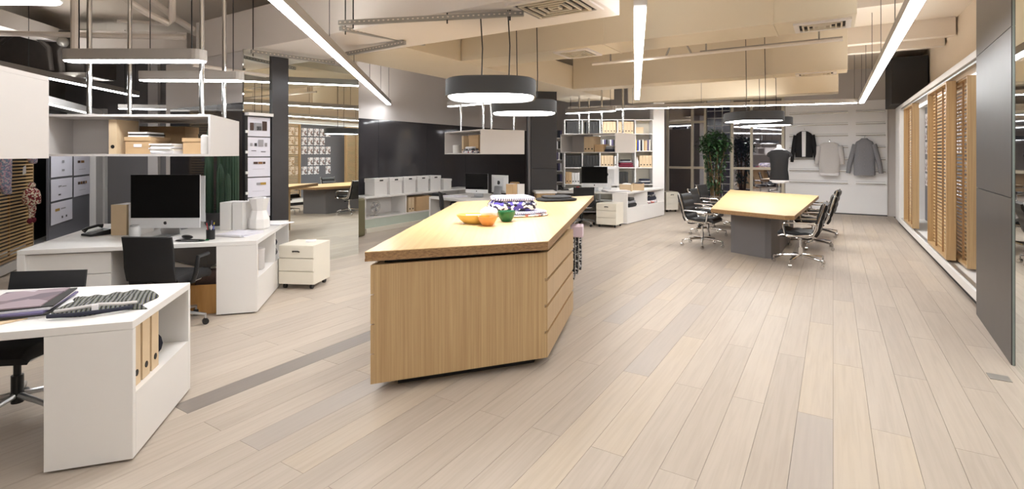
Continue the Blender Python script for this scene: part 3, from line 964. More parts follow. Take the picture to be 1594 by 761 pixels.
# sheets on the steel board of the pier (facing +v)
PM = [[(-0.28, 0.5, 0.16, 0.4, 'swatch_dark'), (-0.02, 0.5, 0.3, 0.4, 'ink_grey'), (0.26, 0.55, 0.2, 0.5, 'swatch_dark'), (0.02, 0.42, 0.2, 0.2, 'ink')],
      [(-0.3, 0.62, 0.1, 0.16, 'ink_grey'), (-0.12, 0.62, 0.1, 0.16, 'ink'), (0.1, 0.7, 0.22, 0.36, 'ink_grey'), (0.32, 0.62, 0.1, 0.2, 'ink_grey'), (-0.2, 0.3, 0.2, 0.03, 'ink'), (0.2, 0.25, 0.2, 0.03, 'ink')],
      [(-0.12, 0.72, 0.18, 0.12, 'swatch_dark'), (0.08, 0.72, 0.18, 0.12, 'swatch_brown'), (0.24, 0.72, 0.1, 0.12, 'swatch_dark'), (0, 0.4, 0.5, 0.012, 'ink_grey')],
      [(0.0, 0.68, 0.16, 0.12, 'ink_grey'), (0.2, 0.68, 0.24, 0.13, 'swatch_ochre'), (0, 0.3, 0.5, 0.012, 'ink_grey')],
      [(-0.12, 0.68, 0.2, 0.12, 'swatch_dark'), (0.08, 0.68, 0.16, 0.12, 'ink'), (0.26, 0.68, 0.14, 0.12, 'swatch_brown'), (0, 0.35, 0.5, 0.012, 'ink_grey')]]
zz = [1.86, 1.59, 1.32, 1.05, 0.78]
for k in range(5):
    x, y = UV(4.045, PV + 0.006)
    pinned('%s sheet in the single column on the dark steel pier' % ['topmost', 'second', 'third', 'fourth', 'lowest'][k], 'sheets on the steel pier', (x, y, zz[k] + (0.0)), ROOM + PI / 2, 0.335, 0.255, PM[k], 'paper_lilac')

# ================================================================== DESKS
def lerp(a, b, t):
    return (a[0] + (b[0] - a[0]) * t, a[1] + (b[1] - a[1]) * t)
def off(a, b, d):
    L = math.hypot(b[0] - a[0], b[1] - a[1])
    return (a[0] + (b[0] - a[0]) / L * d, a[1] + (b[1] - a[1]) / L * d)
ZT = 0.74
def desk(label, FL, FR, BR, BL, w, ncub, depth=None, left='drawers', zo=0.35):
    """white desk: sloping-sided top, end block on the FR-BR side with open cubbies"""
    c = ((FL[0] + FR[0] + BR[0] + BL[0]) / 4, (FL[1] + FR[1] + BR[1] + BL[1]) / 4)
    s = lambda p: (p[0] - c[0], p[1] - c[1])
    FL, FR, BR, BL = s(FL), s(FR), s(BR), s(BL)
    o = thing('desk', label, 'desk', (c[0], c[1], 0), 0, 'white studio desks')
    obj('desk_top', MB().prism([FL, FR, BR, BL], ZT - 0.042, ZT), 'white', o, bevel=0.003)
    zt = ZT - 0.043
    IF, IB = off(FR, FL, w), off(BR, BL, w)
    fr2, if2 = off(FR, BR, 0.008), off(IF, IB, 0.008)
    obj('front_panel', MB().prism([FR, IF, off(IF, IB, 0.035), off(FR, BR, 0.035)], 0.015, zt), 'white', o)
    obj('back_panel', MB().prism([BR, IB, off(IB, IF, 0.035), off(BR, FR, 0.035)], 0.015, zt), 'white', o)
    a, b = off(FR, BR, 0.037), off(BR, FR, 0.037)
    ia, ib = off(IF, IB, 0.037), off(IB, IF, 0.037)
    obj('base_block', MB().prism([a, b, ib, ia], 0.015, zo), 'white', o)
    obj('plinth', MB().prism([off(a, ia, 0.03), off(b, ib, 0.03), off(ib, b, 0.03), off(ia, a, 0.03)], 0.0, 0.014), 'charcoal', o)
    obj('inner_panel', MB().prism([ia, ib, off(ib, b, 0.025), off(ia, a, 0.025)], zo + 0.001, zt), 'white', o)
    for k in range(1, ncub):
        p, q = lerp(a, b, k / ncub), lerp(ia, ib, k / ncub)
        p2, q2 = off(p, b, 0.03), off(q, ib, 0.03)
        obj('divider', MB().prism([p, p2, off(q2, p2, 0.026), off(q, p, 0.026)], zo + 0.001, zt), 'white', o)
    if left == 'drawers':
        a, b = FL, off(FL, BL, math.hypot(BL[0] - FL[0], BL[1] - FL[1]) * 0.98)
        obj('side_panel', MB().prism([a, b, off(b, BR, 0.06), off(a, FR, 0.06)], 0.015, zt), 'white', o)
        d0 = off(lerp(FL, FR, 0), FR, 0.062)
        d1 = off(FL, FR, 0.72)
        d0b = off(d0, (d0[0] + BL[0] - FL[0], d0[1] + BL[1] - FL[1]), 0.06)
        d1b = off(d1, (d1[0] + BL[0] - FL[0], d1[1] + BL[1] - FL[1]), 0.06)
        e0 = off(d0b, (d0b[0] + BL[0] - FL[0], d0b[1] + BL[1] - FL[1]), 0.55)
        e1 = off(d1b, (d1b[0] + BL[0] - FL[0], d1b[1] + BL[1] - FL[1]), 0.55)
        obj('drawer_box', MB().prism([d0b, d1b, e1, e0], 0.06, zt - 0.01), 'white', o)
        g = [off(d0b, e0, -0.022), off(d1b, e1, -0.022), off(d1b, e1, -0.003), off(d0b, e0, -0.003)]
        for z0, z1 in ((0.06, 0.27), (0.276, 0.48), (0.486, zt - 0.012)):
            obj('drawer_front', MB().prism(g, z0, z1), 'white', o)
    elif left == 'panel':
        obj('side_panel', MB().prism([FL, BL, off(BL, BR, 0.05), off(FL, FR, 0.05)], 0.015, zt), 'white', o)
    return o
D1 = [(-4.1, 2.02), (-2.0, 2.71), (-2.21, 3.53), (-4.4, 3.14)]
desk('white desk in the left foreground with binders in its open end', *D1, 0.38, 1, left='panel')
D2 = [(-4.52, 4.69), (-2.6, 5.24), (-2.98, 6.86), (-5.2, 6.5)]
desk('white desk with the large computer and paper bag underneath', *D2, 0.37, 2)
D3 = [(0.95, 12.2), (2.66, 11.86), (4.03, 13.62), (1.65, 13.6)]
desk('white desk in front of the bookcase with two open end cubbies', *D3, 0.34, 2, left='panel', zo=0.37)
D4 = [(-1.72, 10.65), (-0.5, 9.5), (0.4, 10.6), (-0.8, 11.9)]
desk('white desk behind the island with two computers', *D4, 0.35, 2, left='panel')

# low counter along the glass wall
lc = thing('low_counter', 'long white counter with open shelf under the white storage boxes', 'counter', (*UV(9.2, -8.35), 0), ROOM)
CL = 1.85     # half length along y
obj('counter_top', MB().box(-0.28, 0.2, -CL, CL, 0.70, 0.74), 'white', lc)
obj('back', MB().box(-0.28, -0.26, -CL, CL, 0.3, 0.698), 'white', lc)
obj('shelf_board', MB().box(-0.28, 0.2, -CL, CL, 0.27, 0.3), 'white', lc)
for y0 in (-CL, -0.66, 0.66, CL - 0.03):
    obj('upright', MB().box(-0.26, 0.19, y0, y0 + 0.03, 0.302, 0.698), 'white', lc)
obj('green_base', MB().box(-0.28, 0.19, -CL, CL, 0.09, 0.268), 'pale_green', lc)
obj('reflection_ledge', MB().box(-0.28, 0.24, -CL, CL, 0.0, 0.088), 'cream', lc)  # cream strip stands in for the bright reflection along the counter's foot
oc = obj('upholstered_screen', MB().box(-0.05, 0.05, -0.22, 0.22, 0, 0.75), 'olive', None, True, bevel=0.04)
tag(oc, 'olive upholstered screen standing beside the mirror edge', 'screen', None, (*UV(6.88, -7.9), 0), ROOM)

# storage boxes on the counter
def storage_box(label, u0, v0, z, w_, d_, h_, group='white storage boxes', mat='white', slot=True, rz=ROOM + PI / 2):
    o = thing('storage_box', label, 'box', (*UV(u0, v0), z), rz, group)
    obj('body', MB().box(-w_ / 2, w_ / 2, -d_ / 2, d_ / 2, 0, h_ * 0.8), mat, o, bevel=0.004)
    obj('lid', MB().box(-w_ / 2 - 0.008, w_ / 2 + 0.008, -d_ / 2 - 0.008, d_ / 2 + 0.008, h_ * 0.78, h_), mat, o, bevel=0.004)
    if slot:
        obj('handle_slot', MB().box(-0.05, 0.05, -d_ / 2 - 0.012, -d_ / 2 - 0.0085, h_ * 0.84, h_ * 0.92), 'void_black', o)
    return o
for k in range(5):
    storage_box('%s white lidded storage box from the left on the counter' % ORD[k], 7.85 + 0.445 * k, -8.36, 0.741, 0.37, 0.3, 0.36)
storage_box('small low white box at the right end of the storage boxes', 10.1, -8.36, 0.741, 0.3, 0.28, 0.26, slot=False)

# --------------------------------------------------------------- binders, boxes, books
def binder_meshes(w_, d_, h_, mat):
    b = MB().box(-w_ / 2, w_ / 2, 0, d_, 0, h_).mesh('body')
    b.materials.append(M[mat])
    hole = MB()
    n = 10
    hole.yprism([(0.018 * math.cos(2 * PI * k / n), 0.07 + 0.018 * math.sin(2 * PI * k / n)) for k in range(n)], -0.003, 0.001)
    hm = hole.mesh('finger_hole')
    hm.materials.append(M['void_black'])
    return b, hm
BM = {}
def binder(label, x, y, z, rz, mat='kraft_light', w_=0.075, d_=0.28, h_=0.32, group=None, hole=True):
    key = (mat, w_, d_, h_)
    if key not in BM:
        BM[key] = binder_meshes(w_, d_, h_, mat)
    b, hm = BM[key]
    o = thing('binder', label, 'binder', (x, y, z), rz, group)
    obj('body', b, None, o)
    if hole:
        obj('finger_hole', hm, None, o)
    return o
def place(o_xy, rz, lx, ly):
    return (o_xy[0] + lx * math.cos(rz) - ly * math.sin(rz), o_xy[1] + lx * math.sin(rz) + ly * math.cos(rz))
# desk 1 end cubby: spines face right
def side_frame(FR, BR):
    rz = math.atan2(BR[1] - FR[1], BR[0] - FR[0])   # local x along the side, local +y = into the desk
    return rz
rz1 = side_frame(D1[1], D1[2])
for k, t in enumerate((0.075, 0.195, 0.315)):
    x, y = place(D1[1], rz1, 0.045 + t, 0.03)
    binder('%s tan binder in the end of the foreground desk' % ['nearest', 'middle', 'farthest'][k], x, y, 0.352, rz1, w_=0.095, d_=0.29, h_=0.325, group='binders in the foreground desk')
x, y = place(D1[1], rz1, 0.5, 0.16)
fo = obj('folded_cloth', MB().blob((0, 0, 0.1), (0.04, 0.12, 0.1)), 'navy', None, True)
tag(fo, 'dark folded cloth behind the binders in the foreground desk', 'cloth', None, (x, y, 0.352), rz1)
# desk 2 cubbies
rz2 = side_frame(D2[1], D2[2])
x, y = place(D2[1], rz2, 0.13, 0.03)
binder('tan binder in the near cubby of the computer desk', x, y, 0.352, rz2, w_=0.09, d_=0.28, h_=0.22)
for k, (t, mt, lb) in enumerate(((0.27, 'white', 'narrow white jar in the near cubby of the computer desk'), (0.48, 'pale_knit', 'wide pale canister in the near cubby of the computer desk'))):
    x, y = place(D2[1], rz2, t, 0.12)
    j = thing('canister', lb, 'canister', (x, y, 0.352), rz2)
    r_ = 0.06 if k == 0 else 0.085
    obj('body', MB().lathe([(r_ * 0.9, 0), (r_, 0.01), (r_, 0.19), (r_ * 0.97, 0.2)], 16), mt, j, True)
    obj('lid', MB().lathe([(r_ * 1.03, 0.201), (r_ * 1.03, 0.225), (r_ * 0.9, 0.232)], 16), mt, j, True)
x, y = place(D2[1], rz2, 0.15, 0.13)
ob = obj('wire_ball', MB().blob((0, 0, 0.07), (0.06, 0.06, 0.07)), 'strut_steel', None, True)
tag(ob, 'crumpled grey ball lying on the tan binder in the desk cubby', 'ball', None, (x, y, 0.573), rz2)
x, y = place(D2[1], rz2, 1.1, 0.15)
rl = thing('cloth_roll', 'rolled grey cloths in the far cubby of the computer desk', 'cloth', (x, y, 0.352), rz2)
obj('roll', MB().tube([(-0.12, -0.05, 0.06), (0.1, -0.05, 0.06)], 0.055, 12), 'grey_knit', rl, True)
obj('roll', MB().tube([(-0.1, -0.02, 0.17), (0.14, -0.04, 0.17)], 0.055, 12), 'navy', rl, True)
obj('roll', MB().tube([(-0.12, 0.07, 0.06), (0.1, 0.08, 0.06)], 0.055, 12), 'pale_knit', rl, True)
# desk 3 cubbies
rz3 = side_frame(D3[1], D3[2])
def pile(label, x, y, z, rz, specs, cat='clothes', name='folded_clothes'):
    o = thing(name, label, cat, (x, y, z), rz)
    h = 0
    for (mt, wx, wy, ht) in specs:
        m = MB()
        n = 16
        rings = []
        for f1, zz_ in ((0.86, 0), (1.0, 0.25), (1.0, 0.7), (0.88, 1.0)):
            ring = []
            for k in range(n):
                t = 2 * PI * k / n
                cx, sy = math.cos(t), math.sin(t)
                e = 0.45
                ring.append((wx / 2 * f1 * math.copysign(abs(cx) ** e, cx) + random.uniform(-.006, .006), wy / 2 * f1 * math.copysign(abs(sy) ** e, sy) + random.uniform(-.006, .006), h + ht * zz_ + random.uniform(-.004, .004) * (0 < zz_ < 1)))
            rings.append(ring)
        m.loft(rings)
        obj('folded_piece', m, mt, o, True)
        h += ht
    return o
x, y = place(D3[1], rz3, 0.42, 0.16)
pile('dark folded caps in the near cubby of the bookcase desk', x, y, 0.373, rz3, [('black_cloth', 0.5, 0.26, 0.08), ('grey_knit', 0.42, 0.22, 0.06), ('charcoal', 0.3, 0.2, 0.07)])
x, y = place(D3[1], rz3, 1.6, 0.16)
pile('heap of navy and patterned clothes in the far cubby of the bookcase desk', x, y, 0.373, rz3, [('patches_mixed', 0.7, 0.26, 0.07), ('navy', 0.6, 0.24, 0.09), ('check_black', 0.5, 0.22, 0.05), ('navy', 0.34, 0.2, 0.06)])

# --------------------------------------------------------------- drawer pedestals on castors
def pedestal(label, x, y, rz, w_=0.42, d_=0.44, h_=0.47, handle=True):
    o = thing('drawer_pedestal', label, 'pedestal', (x, y, 0), rz, 'cream drawer pedestals')
    z0 = 0.06
    obj('carcass', MB().box(-w_ / 2, w_ / 2, -d_ / 2 + 0.02, d_ / 2, z0, z0 + h_), 'cream', o, bevel=0.004)
    hs = h_ / 3
    for k in range(3):
        f_ = obj('drawer_front', MB().box(-w_ / 2, w_ / 2, -d_ / 2, -d_ / 2 + 0.018, z0 + hs * k + 0.004, z0 + hs * (k + 1) - 0.004), 'cream', o, bevel=0.002)
        if k == 2 and handle:
            obj('handle', MB().tube([(-0.04, -d_ / 2, z0 + h_ - 0.08), (-0.035, -d_ / 2 - 0.02, z0 + h_ - 0.07), (0.035, -d_ / 2 - 0.02, z0 + h_ - 0.07), (0.04, -d_ / 2, z0 + h_ - 0.08)], 0.008, 6), 'black_plastic', f_, True)
    for sx in (-1, 1):
        for sy in (-1, 1):
            obj('castor', MB().tube([(sx * (w_ / 2 - 0.05) - 0.015, sy * (d_ / 2 - 0.06), 0.03), (sx * (w_ / 2 - 0.05) + 0.015, sy * (d_ / 2 - 0.06), 0.03)], 0.03, 12), 'black_plastic', o, True)
    return o
pedestal('cream three-drawer pedestal on castors beside the computer desk', -2.56, 6.36, R(-7), 0.44, 0.42)
rd = math.atan2(11.9 - 11.24, 2.66 - 2.28)
pedestal('cream drawer pedestal on castors in front of the bookcase desk', 2.205, 11.57, R(-30), 0.46, 0.5)
pedestal('cream drawer pedestal standing by the window', 4.45, 14.6, R(10), 0.36, 0.42, 0.5)

# --------------------------------------------------------------- island
IT = [(-0.98, 3.42), (0.27, 3.84), (1.29, 8.1), (-0.75, 7.03)]
IC = (0.0, 5.4)
ii = lambda p: (p[0] - IC[0], p[1] - IC[1])
isl = thing('island', 'large bamboo work island with drawers and angled thick top', 'island', (*IC, 0))
tp = MB().prism([ii(p) for p in IT], 0.912, 0.97)
obj('island_top', MB().prism([ii(p) for p in IT], 0.966, 0.97), 'bamboo_h', isl)
pl = [ii(p) for p in IT]
for k, (z0, z1, ins) in enumerate(((0.905, 0.924, 0.0), (0.9245, 0.944, 0.0015), (0.9445, 0.9655, 0.0))):
    cx = sum(p[0] for p in pl) / 4
    cy = sum(p[1] for p in pl) / 4
    q = [(p[0] + (cx - p[0]) * ins, p[1] + (cy - p[1]) * ins) for p in pl]
    obj('top_ply', MB().prism(q, z0, z1), 'bamboo_edge', isl)
BF = [(-0.95, 3.45), (0.27, 3.91), (0.61, 5.12), (-0.86, 4.95)]
b4 = [ii(p) for p in BF]
zb0, zb1 = 0.075, 0.875
# carcass between the fronts
fl_, fr_, br_, bl_ = b4
obj('front_board', MB().prism([off(fl_, fr_, 0.024), off(fr_, fl_, 0.024), off(off(fr_, fl_, 0.024), off(br_, bl_, 0.024), 0.03), off(off(fl_, fr_, 0.024), off(bl_, br_, 0.024), 0.03)], zb0, zb1), 'bamboo_v', isl)
inner = [off(off(fl_, fr_, 0.026), off(bl_, br_, 0.026), 0.032), off(off(fr_, fl_, 0.026), off(br_, bl_, 0.026), 0.032), off(br_, bl_, 0.026), off(bl_, br_, 0.026)]
obj('carcass', MB().prism(inner, zb0, zb1 - 0.005), 'bamboo_v', isl)
dh = (zb1 - zb0) / 4
for k in range(4):
    z0, z1 = zb0 + dh * k + (0.004 if k else 0), zb0 + dh * (k + 1) - (0.02 if k < 3 else 0.0)
    obj('drawer_front', MB().prism([fr_, off(fr_, fl_, 0.023), off(br_, bl_, 0.023), br_], z0, z1), 'bamboo_v', isl)
    obj('drawer_front', MB().prism([fl_, off(fl_, fr_, 0.023), off(bl_, br_, 0.023), bl_], z0, z1 + (0.016 if k < 3 else 0)), 'bamboo_v', isl)
c4 = (sum(p[0] for p in b4) / 4, sum(p[1] for p in b4) / 4)
obj('plinth', MB().prism([(c4[0] + (p[0] - c4[0]) * 0.8, c4[1] + (p[1] - c4[1]) * 0.8) for p in b4], 0.0, 0.074), 'void_black', isl)
obj('shadow_gap', MB().prism([(c4[0] + (p[0] - c4[0]) * 0.9, c4[1] + (p[1] - c4[1]) * 0.9) for p in b4], zb1 + 0.0, 0.904), 'void_black', isl)
bk = [ii(p) for p in ((-0.55, 6.0), (0.5, 6.2), (0.85, 7.5), (-0.5, 6.85))]
obj('rear_cabinet', MB().prism(bk, 0.0, 0.904), 'bamboo_v', isl)
# things hanging at the island's side
hb = thing('hanging_samples', 'black and white fabric samples hanging under a pink bundle beside the island', 'fabric samples', (0.775, 6.1, 0.15), R(-10))
obj('pink_bundle', MB().box(-0.07, 0.07, -0.12, 0.12, 0.5, 0.63), 'pink_wrap', hb, bevel=0.012)
for k in range(3):
    obj('fabric_strip', MB().box(-0.055 + k * 0.04, -0.03 + k * 0.04, -0.1, 0.1, 0.0 + 0.06 * k, 0.51), 'check_black', hb)
obj('bar', MB().tube([(-0.07, 0, 0.56), (-0.3, 0.0, 0.6)], 0.01), 'alu', hb, True)

# bowls and cloth on the island top (z = 0.97)
def bowl(label, x, y, r, h, mat, sx=1.0, sy=1.0, name='bowl'):
    o = thing(name, label, 'bowl', (x, y, 0.971))
    prof = [(r * 0.5, 0), (r * 0.56, 0.004), (r * 0.8, h * 0.4), (r * 0.97, h * 0.8), (r, h), (r * 0.95, h), (r * 0.9, h * 0.78), (r * 0.72, h * 0.4), (r * 0.4, h * 0.15)]
    obj('body', MB().lathe(prof, 28, (0, 0, 0), sx, sy), mat, o, True)
    return o
bowl('oval yellow bowl lying left on the bamboo island', -0.35, 4.83, 0.165, 0.085, 'yellow_bowl', 1.05, 0.75)
bowl('orange bowl in front on the bamboo island', -0.222, 4.68, 0.09, 0.085, 'orange_bowl')
bowl('dark green bowl beside the folded textiles on the island', -0.055, 4.97, 0.09, 0.1, 'green_bowl')
wc = obj('napkin', MB().blob((0, 0, 0.04), (0.085, 0.07, 0.05), 10, 6), 'white_cloth', None, True)
for v_ in wc.data.vertices:
    v_.co.z += random.uniform(-0.012, 0.012)
tag(wc, 'white crumpled napkin between the yellow and orange bowls', 'napkin', None, (-0.22, 4.86, 1.03))
sp_ = obj('paper_slip', MB().box(-0.07, 0.07, -0.03, 0.03, 0, 0.004), 'paper', bevel=0.001)
tag(sp_, 'white paper slip lying across the yellow bowl', 'paper', None, (-0.36, 4.8, 1.052), R(10))
pile('folded violet and white patterned blanket on the island stack', 0.0, 5.5, 1.03, R(15), [('patches_violet', 0.48, 0.42, 0.1), ('lines_violet', 0.45, 0.4, 0.045)], 'blanket', 'folded_blanket')
pile('stack of folded striped cloths under the violet blanket on the island', 0.08, 5.5, 0.971, R(25), [('patches_mixed', 0.55, 0.45, 0.028), ('lines_violet', 0.52, 0.43, 0.028)], 'cloths', 'folded_cloths')
pile('dark folded garment at the far end of the bamboo island', 0.62, 7.2, 0.971, R(20), [('black_cloth', 0.55, 0.34, 0.04), ('charcoal', 0.4, 0.28, 0.03)], 'garment', 'folded_garment')
pile('red and dark folded cloth behind the violet blanket', -0.12, 6.0, 0.971, R(10), [('maroon', 0.36, 0.2, 0.05), ('navy', 0.32, 0.18, 0.04)], 'cloth', 'folded_cloth')

# --------------------------------------------------------------- meeting table
TT = [(3.18, 8.22), (3.3, 8.0), (3.86, 7.27), (3.99, 7.26), (6.43, 10.77), (5.35, 12.6)]
TCn = (4.8, 9.8)
tt = [(p[0] - TCn[0], p[1] - TCn[1]) for p in TT]
mt_ = thing('meeting_table', 'long angled bamboo meeting table on a grey plinth', 'table', (*TCn, 0))
obj('table_top', MB().prism(tt, 0.748, 0.752), 'bamboo_h', mt_)
for k, (z0, z1) in enumerate(((0.69, 0.71), (0.7105, 0.729), (0.7295, 0.7475))):
    obj('top_ply', MB().prism(tt, z0, z1), 'bamboo_edge', mt_)
bb = [(p[0] - TCn[0], p[1] - TCn[1]) for p in ((3.62, 8.5), (3.66, 8.45), (3.94, 8.0), (4.02, 7.97), (4.25, 8.16), (5.75, 10.5), (5.25, 11.4))]
obj('plinth', MB().prism(bb, 0.0, 0.689), 'grey_panel', mt_)

# --------------------------------------------------------------- chairs
def star_base(o, r, mat, cm='black_plastic', legs=5, z=0.1, rot=0.3, drop=0.02):
    for k in range(legs):
        t = rot + 2 * PI * k / legs
        c, s_ = math.cos(t), math.sin(t)
        lg = obj('foot', MB().tube([(0.03 * c, 0.03 * s_, z + drop), (r * 0.6 * c, r * 0.6 * s_, z + 0.005), (r * c, r * s_, z - 0.015), (r * c, r * s_, 0.06)], [0.02, 0.017, 0.014, 0.011], 8), mat, o, True)
        a = t + PI / 2 + 0.5
        ca, sa = math.cos(a), math.sin(a)
        obj('castor', MB().tube([(r * c - 0.02 * ca, r * s_ - 0.02 * sa, 0.029), (r * c + 0.02 * ca, r * s_ + 0.02 * sa, 0.029)], 0.028, 14), cm, lg, True)
def rounded_path(pts, r, n=4):
    out = []
    m = len(pts)
    pts = [Vector(p) for p in pts]
    for i in range(m):
        p, a, b = pts[i], pts[i - 1], pts[(i + 1) % m]
        d0, d1 = (a - p).normalized(), (b - p).normalized()
        q0, q1 = p + d0 * r, p + d1 * r
        for k in range(n + 1):
            t = k / n
            out.append(q0 * (1 - t) ** 2 + p * 2 * t * (1 - t) + q1 * t ** 2)
    return out
def ribbed_pad(path, w_, th, nr):
    """padded sling following a (y, z) path, ribs across"""
    m = MB()
    rings = []
    n = len(path)
    for i, (y, z) in enumerate(path):
        y0, z0 = path[max(i - 1, 0)]
        y1, z1 = path[min(i + 1, n - 1)]
        L = math.hypot(y1 - y0, z1 - z0)
        ny, nz = -(z1 - z0) / L, (y1 - y0) / L
        puff = th * (0.75 + 0.25 * abs(math.sin(PI * nr * i / (n - 1))))
        ring = []
        for sx, sg in ((-1, -1), (-0.96, -1.6), (0.96, -1.6), (1, -1), (1, 1), (0.94, 2.0), (-0.94, 2.0), (-1, 1)):
            ring.append((sx * w_ / 2, y + ny * puff * sg / 2, z + nz * puff * sg / 2))
        rings.append(ring)
    return m.loft(rings)
def sample(pts, n):
    """even points along a smooth poly path"""
    out = []
    segs = [(Vector((*pts[i], 0)), Vector((*pts[i + 1], 0))) for i in range(len(pts) - 1)]
    tot = sum((b - a).length for a, b in segs)
    for k in range(n):
        d = tot * k / (n - 1)
        for a, b in segs:
            l = (b - a).length
            if d <= l + 1e-9:
                p = a + (b - a) * (d / l)
                break
            d -= l
        out.append((p.x, p.y))
    return out
def meeting_chair(label, x, y, rz):
    """faces local +y"""
    o = thing('meeting_chair', label, 'chair', (x, y, 0), rz, 'black leather meeting chairs')
    seat = sample([(0.25, 0.445), (0.22, 0.47), (0.0, 0.455), (-0.17, 0.44)], 22)
    back = sample([(-0.19, 0.455), (-0.23, 0.55), (-0.26, 0.7), (-0.32, 0.91)], 26)
    obj('seat', ribbed_pad(seat[::-1], 0.47, 0.055, 3), 'black_leather', o, True)
    obj('backrest', ribbed_pad(back, 0.46, 0.05, 4), 'black_leather', o, True)
    for s in (-1, 1):
        xx = s * 0.245
        obj('side_rail', MB().tube([(xx, 0.26, 0.435), (xx, 0.2, 0.455), (xx, -0.12, 0.435), (xx, -0.18, 0.45), (xx, -0.225, 0.54), (xx, -0.26, 0.7), (xx, -0.325, 0.93)], 0.014, 8), 'chrome', o, True)
        lp = rounded_path([(xx + s * 0.025, 0.16, 0.43), (xx + s * 0.035, 0.2, 0.63), (xx + s * 0.035, -0.235, 0.64), (xx + s * 0.025, -0.18, 0.47)], 0.05)
        obj('armrest', MB().tube(lp, 0.012, 8, True), 'chrome', o, True)
    obj('back_spreader', MB().tube([(-0.245, -0.29, 0.82), (0, -0.3, 0.825), (0.245, -0.29, 0.82)], 0.012, 8), 'chrome', o, True)
    obj('seat_spreader', MB().tube([(-0.245, 0.02, 0.43), (-0.08, 0, 0.385), (0.08, 0, 0.385), (0.245, 0.02, 0.43)], 0.016, 8), 'chrome', o, True)
    obj('column', MB().tube([(0, 0, 0.1), (0, 0, 0.25), (0, 0, 0.251), (0, 0, 0.39)], [0.03, 0.03, 0.018, 0.018], 12), 'chrome', o, True)
    obj('tilt_knob', MB().tube([(0.03, 0, 0.37), (0.16, 0.0, 0.36)], [0.012, 0.02], 8), 'black_plastic', o, True)
    star_base(o, 0.35, 'chrome', 'chrome', z=0.12, rot=0.35)
    return o
fr = (-0.817, 0.577)
def facing(d):
    return math.atan2(d[1], d[0]) - PI / 2
ch0 = meeting_chair('nearest meeting chair on the right side of the table', 4.24, 7.56, facing(fr))
dup(ch0, (5.22, 8.92, 0), facing(fr) + 0.08, 'middle meeting chair on the right side of the table')
dup(ch0, (6.1, 10.2, 0), facing(fr) - 0.05, 'farthest meeting chair on the right side, by the clothes wall')
fl2 = (0.76, -0.65)
dup(ch0, (3.36, 9.08, 0), facing(fl2), 'nearest meeting chair on the left side of the table')
dup(ch0, (3.94, 10.34, 0), facing(fl2) + 0.05, 'middle meeting chair on the left side of the table')
dup(ch0, (4.58, 11.62, 0), facing(fl2) - 0.04, 'farthest meeting chair on the left side, by the tree')

def task_chair(label, x, y, rz, arms=True):
    o = thing('task_chair', label, 'chair', (x, y, 0), rz, 'black task chairs')
    path = sample([(-0.22, 0.475), (-0.245, 0.6), (-0.25, 0.74), (-0.275, 0.88)], 14)
    obj('backrest', ribbed_pad(path, 0.47, 0.02, 1), 'black_fabric', o, True)
    seat = sample([(0.26, 0.435), (0.22, 0.465), (0.0, 0.46), (-0.2, 0.455)], 12)
    obj('seat', ribbed_pad(seat[::-1], 0.47, 0.05, 1), 'black_fabric', o, True)
    obj('under_shell', MB().box(-0.2, 0.2, -0.2, 0.18, 0.4, 0.43), 'alu', o, bevel=0.02)
    if arms:
        for s in (-1, 1):
            lp = [(s * 0.2, -0.05, 0.42), (s * 0.28, -0.06, 0.44), (s * 0.305, -0.06, 0.52), (s * 0.3, -0.02, 0.66), (s * 0.3, 0.12, 0.665)]
            obj('armrest', MB().tube(lp, 0.02, 8), 'black_plastic', o, True)
    obj('spine', MB().tube([(0, -0.1, 0.41), (0, -0.2, 0.425), (0, -0.24, 0.47)], 0.022, 8), 'black_plastic', o, True)
    obj('column', MB().tube([(0, 0, 0.08), (0, 0, 0.26), (0, 0, 0.261), (0, 0, 0.41)], [0.032, 0.032, 0.02, 0.02], 12), 'black_plastic', o, True)
    star_base(o, 0.32, 'alu', z=0.11, rot=0.2)
    return o
tc0 = task_chair('black task chair pulled up to the white computer desk', -3.24, 4.86, R(-4))
tc1 = dup(tc0, (-3.08, 3.2, 0), R(188), 'black task chair behind the foreground desk, cut by the left edge')
tc1.scale = (0.97, 0.97, 0.95)
dup(tc0, (-1.12, 10.0, 0), R(-75), 'black task chair at the desk behind the island')
dup(tc0, (1.58, 11.72, 0), R(5), 'black task chair at the bookcase desk behind the pedestal')

